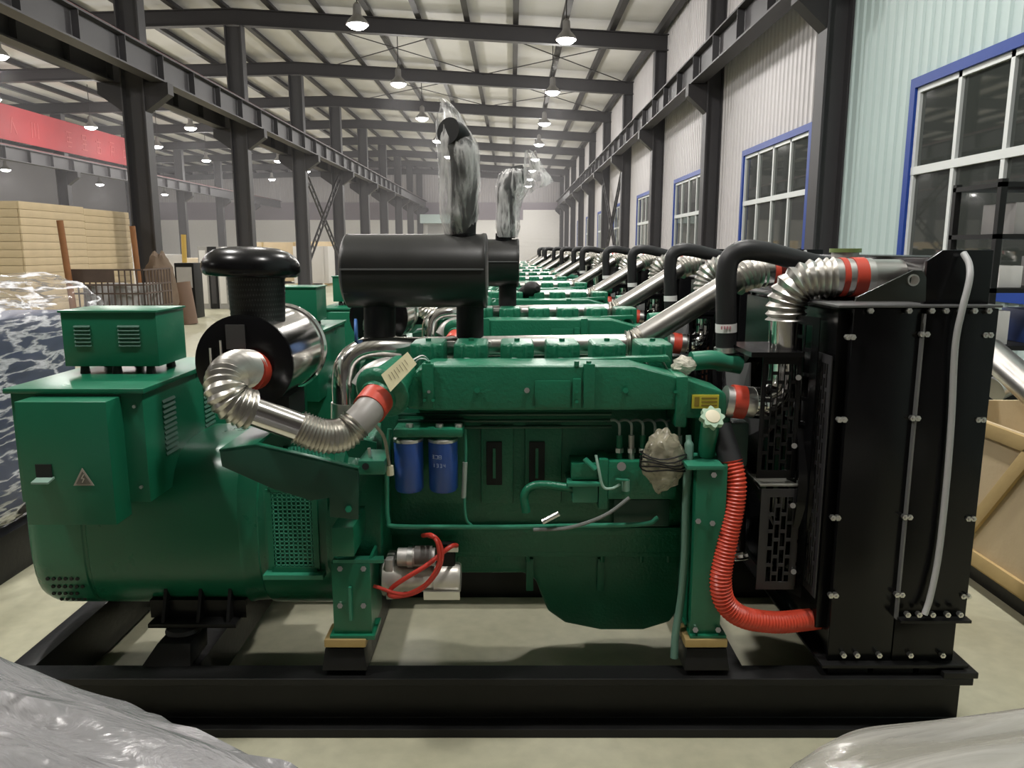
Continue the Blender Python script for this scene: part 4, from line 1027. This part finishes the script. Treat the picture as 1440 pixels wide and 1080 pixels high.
# muffler on its stands with the capped exhaust stack
MUF = []
YU = 3.15
mu = part(MB().lathe(P(484, 381, YU), (1, 0, 0), [(0, .10), (.004, .125), (.012, .142), (.02, .150), (.03, .147), (XP(684, 381, YU) - XP(484, 381, YU) - .02, .147), (XP(684, 381, YU) - XP(484, 381, YU) - .012, .151), (XP(684, 381, YU) - XP(484, 381, YU), .150), (XP(684, 381, YU) - XP(484, 381, YU) + .004, .14)], 48), 'muffler', mat('muffler_black', (.014, .014, .013), .34, rvar=.08))
MUF.append(mu)
MB().box(XP(488, 381, YU), XP(682, 381, YU), YU - .152, YU - .144, ZP(380, YU - .15), ZP(377.5, YU - .15)).build('seam', mat('seam_grey', (.12, .12, .12), .3), mu)
for a, w in ((534, 22), (661, 19)):
    MUF.append(part(MB().cyl(P(a, 478, YU + .02), P(a, 425, YU + .02), w / 1081 * 3.2, n=20), 'muffler_stand', BLACKM))
    MUF.append(part(MB().box(XP(a - 30, 480, YU), XP(a + 30, 480, YU), YU - .07, YU + .1, ZP(484, YU), ZP(478, YU)), 'stand_plate', SILVERP))
    MUF.append(part(MB().box(XP(a - 12, 500, YU), XP(a + 12, 500, YU), YU - .03, YU + .06, 1.05, ZP(483, YU)), 'stand_post', BLACKM))
MUF.append(part(MB().lathe(P(651, 334, YU), (0, 0, 1), [(0, .062), (.012, .062), (.014, .052), (.05, .050)], 28), 'stack_flange', BLACK))
STK = [P(651, 328, YU), P(652, 300, YU), P(653, 265, YU), P(652, 230, YU), P(648, 205, YU - .01), P(640, 190, YU - .04), P(630, 184, YU - .08)]
MUF.append(part(MB().tube(catmull(STK, 6), .052, 24), 'exhaust_stack', BLACKM))
bl = part(MB().lathe(P(499, 466, 3.0), (1, .15, 0), [(0, .05), (.008, .05), (.01, .046)], 24), 'blue_cap', mat('blue_cap', (.06, .16, .42), .5))
MUF.append(bl)
# ------------------------------------------------------------------ the rest of the row
from mathutils import noise
SMALL = {'bolt', 'screw', 'label_print', 'tag_writing', 'tag_string', 'paper_tag', 'perforation', 'vent_holes', 'pan_bolt', 'pan_rib', 'filter_lettering', 'flash_mark', 'triangle_field', 'sensor', 'panel_bolt', 'guard_bolt', 'cable_plug', 'drain_plug', 'louvers', 'cover_nut', 'slot', 'clip', 'wire_mesh', 'grille_void', 'pad_nut', 'switch_lever', 'switch_recess', 'warning_triangle', 'starter_motor', 'battery_cable', 'signal_cable', 'floor_pad', 'chrome_stub', 'drain_hose', 'bypass_line', 'lever', 'primer', 'primer_knob', 'delivery_nut', 'head_plug', 'window_slot', 'slot_rib', 'fuel_line', 'hose_clamp_screw', 'label_print', 'yellow_label', 'oil_pipe', 'wire_loom', 'connector', 'pipe_sleeve'}
LVL2 = {'filter_bracket', 'fan_hub', 'oil_pan', 'oil_filter', 'injection_pump', 'mount_leg', 'fan_guard', 'cross_member', 'foot_plate', 'mount_base', 'rubber_mount', 'alternator_saddle', 'vibration_pad', 'mount_block', 'oil_filler', 'filler_cap', 'pan_flange', 'red_coolant_hose', 'filter_head', 'fuel_pipe', 'drip_ledge', 'guard_ledge', 'guard_top', 'crank_pulley', 'hose_elbow', 'alternator_bracket', 'overflow_tube'}
def stemn(n): return n.split('.')[0]
def copy_tree(o, parent, skip):
    c = o.copy(); COL.objects.link(c); c.parent = parent
    for ch in o.children:
        if stemn(ch.name) in skip or ch in MUFSET: continue
        copy_tree(ch, c, skip)
    return c
SHIFT = [0, .145, .185, .18, .09, .12, .05, .01, -.08, -.05, -.08, -.05]
PITCHY = 1.75
DESC = {1: 'green generator set right behind the nearest one, under the second bagged exhaust stack',
        2: 'third green generator set from the front, its pipes seen over the second engine'}
MUFSET = set(MUF)
gens = [G]
for k in range(1, 12):
    MUFSET = set(MUF) if k > 1 else {MUF[-1], MUF[-2]}
    skip = set(SMALL) if k < 4 else SMALL | LVL2
    r = copy_tree(G, None, skip)
    r.location = (RX + SHIFT[k], RY + PITCHY * k, 0)
    r['label'] = DESC.get(k, 'green generator set, %s from the front of the long row' % ORD[k])
    gens.append(r)
# second stack bends the other way
sx, sy = SHIFT[1], PITCHY
YV = YU + sy
STK2 = [P(712, 335, YV), P(712, 310, YV), P(712, 285, YV), P(713, 265, YV), P(718, 252, YV), P(727, 246, YV), P(736, 245, YV)]
MB().tube(catmull(STK2, 6), .056, 24).build('exhaust_stack', BLACKM, gens[1])

YT = RY + 2 * PITCHY
MB().tube(catmull([P(730, 418, YT), P(738, 412, YT - .05), P(748, 407, YT - .12), P(756, 406, YT - .2)], 5), [.05, .05, .05, .055, .055, .055, .06, .06, .065, .07, .07, .065, .06, .05, .03, .02], 16).build('exhaust_elbow', BLACKM, gens[2])
# ------------------------------------------------------------------ plastic bags over the stacks
def bag(rows, Yd, name, label, depth=.11, amp=.012, seed=0, top=True):
    rings = []; n = 28
    # interpolate rows
    ys = [r[0] for r in rows]; out = []
    N = 34
    for i in range(N + 1):
        y = ys[0] + (ys[-1] - ys[0]) * i / N
        for a, b in zip(rows, rows[1:]):
            if a[0] <= y <= b[0]:
                t = (y - a[0]) / (b[0] - a[0]); out.append((y, a[1] + (b[1] - a[1]) * t, a[2] + (b[2] - a[2]) * t)); break
    for (y, xa, xb) in out:
        pa, pb = P(xa, y, Yd), P(xb, y, Yd); c = (pa + pb) / 2; rx = (pb.x - pa.x) / 2
        ry = min(depth, max(rx * 1.1, .01)) 
        ring = []
        for k in range(n):
            a = 2 * math.pi * k / n
            q = c + Vector((math.cos(a) * rx, math.sin(a) * ry, 0))
            w = noise.noise(Vector((q.x * 9 + seed, q.y * 9, q.z * 5))) + .6 * noise.noise(Vector((math.cos(a) * 5 + seed, math.sin(a) * 5, q.z * 14)))
            ring.append(q + Vector((math.cos(a), math.sin(a), .3)) * amp * w)
        rings.append(ring)
    m = MB(); vs = [v for r in rings for v in r]; fs = []
    for i in range(len(rings) - 1):
        for k in range(n):
            k2 = (k + 1) % n; fs.append((i * n + k, (i + 1) * n + k, (i + 1) * n + k2, i * n + k2))
    if top: fs.append(list(range(n)))
    m.add(vs, fs)
    o = m.build(name, BAG, angle=50)
    return tag(o, label, 'bag', 'plastic bags over exhaust stacks')
bag([(140, 619, 624), (148, 622, 634), (160, 619, 646), (175, 615, 655), (200, 613, 671), (215, 614, 676), (240, 616, 677), (270, 618, 677), (300, 620, 675), (318, 624, 670), (330, 627, 666), (335, 636, 664)], YU, 'plastic_bag', 'clear plastic bag peaked over the tall front exhaust stack', seed=1)
b2 = bag([(238, 708, 742), (246, 700, 748), (262, 697, 744), (280, 697, 736), (300, 697, 731), (320, 697, 731), (334, 700, 728)], YV, 'plastic_bag', 'clear plastic bag flaring to the right over the second exhaust stack', seed=5)
m = MB(); n = 14
ca, cb, cc, cd = P(738, 212, YV - .02), P(748, 212, YV + .03), P(779, 254, YV), P(731, 282, YV)
vs = []; fs = []
for i in range(n + 1):
    for j in range(n + 1):
        u, v = i / n, j / n
        q = (ca.lerp(cb, u)).lerp((P(731, 280, YV)).lerp(cc, u), v)
        q = q + Vector((0, .05 * noise.noise(q * 11) + .03 * math.sin(u * 7), .012 * noise.noise(q * 17)))
        vs.append(q)
for i in range(n):
    for j in range(n):
        a = i * (n + 1) + j; fs.append((a, a + 1, a + n + 2, a + n + 1))
nv = len(vs); vs2 = [v + Vector((0, .006, 0)) for v in vs]
m.add(vs + vs2, fs + [[i + nv for i in f[::-1]] for f in fs])
m.build('bag_flare', BAG, b2)
# bag tied over the governor of the injection pump
def crumple(c, rx, ry, rz, amp, name, mt, parent=None, seed=0, sub=4):
    bm = bmesh.new(); bmesh.ops.create_icosphere(bm, subdivisions=sub, radius=1.0)
    vs = []
    for v in bm.verts:
        d = v.co.copy(); w = 1 + amp * (noise.noise(d * 2.3 + Vector((seed, 0, 0))) + .6 * noise.noise(d * 4 + Vector((0, seed, 0))))
        vs.append(Vector((c[0] + d.x * rx * w, c[1] + d.y * ry * w, c[2] + d.z * rz * w)))
    fs = [[v.index for v in f.verts] for f in bm.faces]; bm.free()
    return MB().add(vs, fs).build(name, mt, parent, angle=40)
TAN = film_mat('tan_film', (.40, .37, .27), .5, .9, 9, rough=.2, bump=.25)
gb = P(933, 648, 2.60)
o = crumple(gb, .070, .055, .105, .22, 'plastic_bag', TAN, seed=3)
tag(o, 'crumpled translucent bag tied over the fuel pump governor', 'bag')
m = MB()
for i in range(5):
    z = gb.z - .02 + .012 * i
    m.tube([gb + Vector((.082 * math.cos(a), .068 * math.sin(a), z - gb.z + .006 * math.sin(3 * a + i))) for a in [2 * math.pi * q / 20 for q in range(21)]], .003, 6, cap=False)
m.build('binding_wire', BLACKM, o, kind='stuff')
o = crumple(P(962, 514, 2.78), .042, .04, .034, .3, 'plastic_wrap', film_mat('cap_wrap', (.70, .66, .55), .6, .95, 20), seed=9, sub=3)
tag(o, 'small crumpled wrap over the water outlet of the front engine', 'wrap')

# ------------------------------------------------------------------ blue machine under stretch film at the left
BX0, BX1, BY0, BY1 = -5.2, -2.62, 3.25, 4.9
bt = thing('wrapped_machine', (-3.9, 4.05, 0), 'blue engine on a black skid under stretch film at the left edge', 'machine')
MB().box(BX0, BX1, BY0, BY0 + .1, 0, .24).build('skid_rail', BASEB, bt, bevel=.004)
MB().box(BX0, BX1, BY1 - .1, BY1, 0, .24).build('skid_rail', BASEB, bt, bevel=.004)
MB().box(BX1 - .12, BX1, BY0 + .1, BY1 - .1, 0, .24).build('skid_end', BASEB, bt, bevel=.004)
MB().box(-4.9, -3.05, 3.75, 4.4, .30, 1.05).build('engine_block', BLUEM, bt, bevel=.03)
MB().box(-4.7, -3.2, 3.65, 3.9, .9, 1.18).build('manifold', BLUEM, bt, bevel=.03)
MB().cyl((-3.05, 4.05, .75), (-2.75, 4.05, .75), .32, n=28).build('flywheel_housing', BLUEM, bt)
MB().box(-3.3, -2.85, 3.5, 4.3, 1.02, 1.28).build('control_box', BLUEM, bt, bevel=.02)
for i in range(5):
    MB().box(-4.6 + .3 * i, -4.4 + .3 * i, 3.9, 4.2, 1.05, 1.25).build('rocker_cover', BLUEM, bt, bevel=.03)
MB().tube(catmull([(-4.6, 4.3, 1.1), (-3.9, 4.3, 1.32), (-3.2, 4.2, 1.3), (-2.95, 4.0, 1.15)], 6), .05, 14).build('air_pipe', BLACKM, bt)
MB().box(-3.1, -2.72, 3.45, 4.75, .28, 1.33).build('radiator', mat('blue_dark', (.03, .045, .10), .4, var=.3), bt, bevel=.03)
MB().box(-4.95, -3.15, 4.3, 4.75, .5, 1.36).build('rear_canopy', mat('blue_dark2', (.04, .07, .16), .4, var=.3), bt, bevel=.03)
MB().box(-2.75, -2.68, 3.4, 3.55, .3, .95).build('mount_post', BLUEM, bt, bevel=.01)
def drape(x0, x1, y0, y1, z0, ztop, amp, name, mt, res=.045, seed=0, rot=None, open_bottom=True, taper=.0, fx=(3, 3, 5), gx=6.0):
    """crumpled sheet over a box: sides and top, pulled in towards the bottom"""
    vs = []; fs = []
    def surf(fn, nu, nv):
        b = len(vs)
        for i in range(nu + 1):
            for j in range(nv + 1):
                vs.append(fn(i / nu, j / nv))
        for i in range(nu):
            for j in range(nv):
                a = b + i * (nv + 1) + j; fs.append((a, a + nv + 1, a + nv + 2, a + 1))
    dx, dy, dz = x1 - x0, y1 - y0, ztop - z0
    nx, ny, nz = max(4, int(dx / res)), max(4, int(dy / res)), max(4, int(dz / res))
    surf(lambda u, v: Vector((x0 + dx * u, y0 + dy * v, ztop)), nx, ny)
    surf(lambda u, v: Vector((x0 + dx * u, y0, z0 + dz * v)), nx, nz)
    surf(lambda u, v: Vector((x1, y0 + dy * u, z0 + dz * v)), ny, nz)
    surf(lambda u, v: Vector((x1 - dx * u, y1, z0 + dz * v)), nx, nz)
    surf(lambda u, v: Vector((x0, y1 - dy * u, z0 + dz * v)), ny, nz)
    c = Vector(((x0 + x1) / 2, (y0 + y1) / 2, (z0 + ztop) / 2))
    out = []
    for v in vs:
        d = Vector(((v.x - c.x) / dx * 2, (v.y - c.y) / dy * 2, (v.z - c.z) / dz * 2))
        n1 = noise.noise(Vector((v.x * fx[0] + seed, v.y * fx[1], v.z * fx[2]))); n2 = abs(noise.noise(Vector((v.x * fx[0] * 2 + v.z * gx * fx[0] / 3 + seed, v.y * fx[1] * 2 - v.z * 4, v.z * 3))))
        w = amp * (n1 * 1.2 - n2 * 1.5)
        e = (abs(d.x) ** 6 + abs(d.y) ** 6 + abs(d.z) ** 6) ** (1 / 6)
        p = c + Vector((d.x / max(1, e) * dx / 2, d.y / max(1, e) * dy / 2, d.z / max(1, e) * dz / 2))
        p += Vector((d.x, d.y, d.z * .8)).normalized() * w
        p.z += taper * noise.noise(Vector((v.x * 1.3 + seed, v.y * 1.3, 0)))
        p.z = max(p.z, z0)
        out.append(p)
    o = MB().add(out, fs)
    bm_me = o.build(name, mt, angle=60)
    bm = bmesh.new(); bm.from_mesh(bm_me.data); bmesh.ops.remove_doubles(bm, verts=bm.verts, dist=.004); bmesh.ops.recalc_face_normals(bm, faces=bm.faces); bm.to_mesh(bm_me.data); bm.free()
    return bm_me
f = drape(-5.3, -2.46, 3.2, 5.0, .20, 1.55, .035, 'stretch_film', FILM, seed=2, taper=.05)
tag(f, 'clear stretch film pulled tight around the blue engine', 'film')

# ------------------------------------------------------------------ wrapped goods right in front of the lens
def rotated(o, ang, piv):
    o.rotation_euler.z = ang
    o.location = Vector(piv) + Matrix.Rotation(ang, 3, 'Z') @ (Vector(o.location) - Vector(piv))
piv = (-.66, 1.17, 0); ang = math.atan2(-.28, .583)
fa = drape(piv[0] - 1.3, piv[0] + .95, piv[1] - .5, piv[1] + .06, 0.0, .985, .028, 'film_bundle', FILMF, res=.018, seed=11, taper=.02, fx=(1.3, 9, 9))
rotated(fa, ang, piv)
tag(fa, 'grey film wrapped bundle across the bottom left corner', 'bundle')
FILMR = film_mat('corner_film', (.34, .33, .30), .45, .95, 3, rough=.13, bump=.5, stretch=(.7, 4, 4))
fb = drape(.42, 1.9, .55, 1.31, 0.0, .885, .016, 'film_bundle', FILMR, res=.02, seed=21, taper=.02, fx=(.8, 7, 7))
rotated(fb, math.radians(8), (.55, 1.2, 0))
tag(fb, 'shiny film wrapped bundle in the bottom right corner', 'bundle')
inner = drape(.64, 1.85, .60, 1.18, 0.0, .76, .005, 'packed_carton', BEIGE, res=.1, seed=5)
rotated(inner, math.radians(8), (.55, 1.2, 0))
tag(inner, 'beige carton inside the film at the bottom right corner', 'carton')

# ------------------------------------------------------------------ plywood crate and loose pipes at the right edge
cr = thing('wooden_crate', (2.9, 3.6, 0), 'open plywood crate on black skids beside the radiator', 'crate')
cx0, cx1, cy0, cy1, cz0, cz1 = 2.34, 3.5, 2.75, 4.25, .13, .86
MB().box(cx0, cx0 + .02, cy0, cy1, cz0, cz1).build('side_board', PLY, cr)
MB().box(cx1 - .02, cx1, cy0, cy1, cz0, cz1).build('side_board', PLY, cr)
MB().box(cx0 + .02, cx1 - .02, cy0, cy0 + .02, cz0, cz1).build('end_board', PLY, cr)
MB().box(cx0 + .02, cx1 - .02, cy1 - .02, cy1, cz0, cz1).build('end_board', PLY, cr)
MB().box(cx0, cx1, cy0, cy1, cz0 - .02, cz0).build('bottom_board', PLYD, cr)
for a, b in (((cy0, cz1 - .035), (cy1, cz1 - .035)), ((cy0, cz0 + .035), (cy1, cz0 + .035)), ((3.35, cz1 - .07), (3.80, cz0 + .07))):
    MB().bar((cx0 - .011, *a), (cx0 - .011, *b), .02, .07, up=(0, 0, 1) if a[1] == b[1] else (0, 1, 1)).build('batten', PLYD, cr, bevel=.002)
for x in (2.45, 2.92, 3.38): MB().box(x - .05, x + .05, cy0, cy1, 0, .11).build('skid', BASEB, cr)
AL2 = ALU
o = MB().tube([P(1392, 495, 4.1), P(1500, 590, 3.3)], .075, 24).build('steel_pipe', AL2); tag(o, 'bright metal pipe slanting out of the plywood crate', 'pipe')
o = MB().tube([P(1398, 548, 4.35), P(1520, 490, 4.5)], .07, 24).build('steel_pipe', AL2); tag(o, 'bright metal pipe crossing behind the slanting one', 'pipe')
rk = thing('storage_rack', (3.5, 5.2, 0), 'black steel shelf rack with boxes before the near window', 'rack')
for x in (3.07, 4.05):
    for y in (4.95, 5.45): MB().box(x - .02, x + .02, y - .02, y + .02, 0, 2.13).build('post', BLACKM, rk)
for z in (.15, .6, 1.05, 1.42, 1.76, 2.08): MB().box(3.05, 4.07, 4.93, 5.47, z, z + .03).build('shelf', BLACKM, rk)
for i, (x, z, w, h, mt, nm) in enumerate(((3.2, 1.79, .26, .2, GREYP, 'grey carton on the upper shelf of the black rack, nearest the machine'), (3.62, 1.79, .3, .22, BLACKM, 'black case on the upper shelf of the black rack'), (3.14, 1.45, .15, .14, WHITEP, 'small white box on the middle shelf of the black rack'), (3.5, 1.45, .3, .2, GREYP, 'wide grey carton on the middle shelf of the black rack'), (3.12, 1.08, .12, .22, WHITEP, 'white packet on the lower shelf of the black rack'), (3.4, 1.08, .3, .22, BLUEM, 'blue case on the lower shelf of the black rack'), (3.25, .63, .3, .3, BLACKM, 'black box near the bottom of the black rack'))):
    o = MB().box(x, x + w, 5.0, 5.35, z, z + h).build('box' if mt is not BLACKM else 'case', mt, bevel=.006); tag(o, nm, 'box')

# ------------------------------------------------------------------ goods in the left aisle
def plank_stack(name, label, x0, x1, y0, y1, z1, rows, mt=PLY):
    t = thing(name, ((x0 + x1) / 2, (y0 + y1) / 2, 0), label, 'crate', 'pale plywood crates in the left aisle')
    MB().box(x0, x1 - .03, y0 + .03, y1, .02, z1 - .01).build('body', mt, t)
    h = z1 / rows
    s1 = s2 = None
    for i in range(rows):
        zc = h * (i + .5)
        d = .003 * ((i * 7) % 3)
        if s1 is None:
            s1 = MB().box(x1 - .03, x1, y0, y1, 0, h - .006).build('plank', mt, t, bevel=.002)
            s2 = MB().box(x0, x1 - .032, y0, y0 + .028, 0, h - .006).build('plank', mt, t, bevel=.002)
            a1, a2 = world_loc(s1), world_loc(s2)
        else:
            piece(s1, t, (a1.x + d, a1.y, zc - .003)); piece(s2, t, (a2.x, a2.y - d, zc - .003))
    return t
plank_stack('plywood_crate', 'tall pale plywood crate stack near the left edge', -10.5, -7.95, 12.7, 14.6, 2.46, 19)
plank_stack('plywood_crate', 'pale plywood crate stack just left of the first grey column', -10.5, -7.97, 14.64, 16.35, 2.44, 19)
def post(px_, y0_, Yd, label, lean=.04):
    p = P(px_, y0_, Yd)
    o = MB().cyl((p.x + lean, Yd, 0), (p.x, Yd, p.z), .05, n=14).build('steel_post', RUST)
    tag(o, label, 'post', 'rusty posts before the plywood crates')
post(84, 310, 12.4, 'rusty post leaning before the middle of the plywood crates', .12)
post(186, 318, 14.2, 'rusty post at the right end of the plywood crates', .08)
# wire cage with drums
CAGE = mat('cage_steel', (.075, .05, .04), .6, var=.3)
cg = thing('wire_cage', (-6.45, 13, 0), 'rusty wire mesh pallet cage on the floor beyond the film', 'cage')
x0, x1, y0, y1, zt = -7.1, -5.95, 12.5, 13.5, 1.36
for i in range(13):
    x = x0 + (x1 - x0) * i / 12
    MB().cyl((x, y0, .1), (x, y0, zt), .012, n=6).build('bar', CAGE, cg)
for i in range(10):
    y = y0 + (y1 - y0) * i / 9
    MB().cyl((x1, y, .1), (x1, y, zt), .012, n=6).build('bar', CAGE, cg)
for z in (.12, .45, .75, .98, 1.12, zt):
    MB().bar((x0, y0, z), (x1, y0, z), .03, .025).build('rail', CAGE, cg); MB().bar((x1, y0, z), (x1, y1, z), .03, .025).build('rail', CAGE, cg)
MB().box(x0, x0 + .7, y0 - .02, y0 - .012, 1.16, zt).build('sheet', CAGE, cg)
MB().box(x0, x1, y0, y1, .0, .1).build('deck', CAGE, cg)
for x, y in ((-6.85, 12.75), (-6.35, 12.75), (-6.2, 13.22), (-6.75, 13.2)):
    o = MB().lathe((x, y, .1), (0, 0, 1), [(0, .19), (.3, .2), (.32, .21), (.34, .2), (.65, .2), (.67, .21), (.69, .2), (1.0, .19), (1.02, .17)], 24).build('drum', GREYP)
    tag(o, 'grey drum at the %s inside the wire cage' % {-6.85: 'near left corner', -6.35: 'near right corner', -6.2: 'far right corner', -6.75: 'far left corner'}[x], 'drum', 'drums in the wire cage')
o = crumple((-6.62, 14.6, .82), .27, .3, .80, .2, 'bulk_bag', BROWN, seed=4); tag(o, 'brown bulk bag slumped behind the wire cage at the column foot', 'bag')
t = thing('wheeled_cabinet', (-8.5, 20.6, 0), 'dark cabinet with a grey front just right of the first column', 'cabinet')
xa = XP(249, 430, 19); xb = XP(276, 430, 19)
MB().box(xa, xb, 19, 19.5, .0, 1.35).build('body', BLACKM, t, bevel=.01); MB().box(xa + .05, xb - .05, 18.985, 19.0, .75, 1.25).build('panel', GREYP, t)
o = MB().cyl((XP(264, 430, 17.5), 17.5, 0), (XP(260, 430, 17.5) - .05, 17.5, .95), .2, n=20).build('barrel', mat('barrel_brown', (.16, .10, .07), .7)); tag(o, 'brown barrel standing before the dark cabinet', 'barrel')
for i, (pa, pb) in enumerate(((283, 296), (297, 308), (309, 322))):
    o_ = thing('metal_cabinet', (XP((pa + pb) / 2, 430, 22), 22, 0), '%s of three upright cabinets left of the mushroom cap' % ('leftmost light grey', 'dark middle one', 'rightmost light grey')[i], 'cabinet')
    MB().box(XP(pa, 430, 22), XP(pb, 430, 22), 22, 22.4, .0, 1.75).build('body', (GREYP, BLACKM, GREYP)[i], o_, bevel=.008); MB().box(XP(pa + 2, 430, 22), XP(pb - 2, 430, 22), 21.985, 22.0, .15, 1.65).build('door', (WHITEP, STEEL, WHITEP)[i], o_, bevel=.004)
o = MB().cyl((XP(262, 430, 20), 20, 0), (XP(258, 330, 20), 20.0, 2.05), .06, n=12).build('yellow_post', YELP); tag(o, 'slim yellow post behind the dark cabinet', 'post')
# pale crates and pallets further back in the left aisle
rnd = random.Random(3)
spots = [(-9.6, 27, 1.6, 1.5, 1.2), (-12.0, 26, 1.5, 1.4, 1.5), (-10.3, 31, 1.8, 1.6, 1.7), (-13.2, 33, 2.2, 1.6, 1.3), (-9.2, 36.5, 1.6, 1.8, 1.8), (-11.4, 39, 2.2, 1.8, 2.0), (-14.5, 40, 2.4, 2, 1.6), (-8.9, 43, 1.4, 2, 1.8), (-11.5, 47, 2.6, 2, 2.1), (-15.5, 25, 2.0, 2.0, 1.6), (-15.8, 30, 2.2, 2.0, 1.9), (-9.3, 52, 1.8, 2, 2.2)]
where = ['low beige crate behind the three cabinets', 'beige crate left behind the first grey column', 'tall beige crate behind the second grey column', 'wide pale crate in the middle of the left aisle', 'pale crate beyond the second grey column', 'wide beige crate far down the left aisle', 'long pale crate far left down the aisle', 'narrow pale crate near the fourth column', 'large beige crate near the end of the left aisle', 'pale crate behind the plywood stacks', 'tall pale crate behind the plywood stacks', 'pale crate close to the end wall']
for i, (x, y, w, d, h) in enumerate(spots):
    t = thing('pallet_crate', (x, y, 0), where[i], 'crate', 'pale crates in the left aisle')
    mt = (BEIGE, WHITEP, PLY)[i % 3]
    MB().box(x - w / 2, x + w / 2, y - d / 2, y + d / 2, .12, h).build('body', mt, t, bevel=.01)
    for q in (-1, 0, 1): MB().box(x + q * w * .4 - .06, x + q * w * .4 + .06, y - d / 2 - .01, y + d / 2, 0, .12).build('runner', PLYD, t)
    for q in (-1, 1): MB().box(x + q * w * .35 - .04, x + q * w * .35 + .04, y - d / 2 - .025, y - d / 2, .12, h).build('cleat', PLYD if i % 2 else mt, t)
# ------------------------------------------------------------------ thin dusty haze deep in the hall
hm = bpy.data.materials.new('haze'); hm.use_nodes = True
nt = hm.node_tree; nt.nodes.remove(nt.nodes['Principled BSDF'])
vs_ = nt.nodes.new('ShaderNodeVolumeScatter'); vs_.inputs['Density'].default_value = .0045; vs_.inputs['Color'].default_value = (.95, .93, .95, 1)
nt.links.new(vs_.outputs[0], nt.nodes['Material Output'].inputs['Volume'])
hz = MB().box(XL3 + .05, XR - .1, 19.0, Y1 - .25, .01, 6.9).build('haze', hm, smooth=False)
tag(hz, 'thin dusty haze in the far half of the hall', 'haze', kind='stuff')
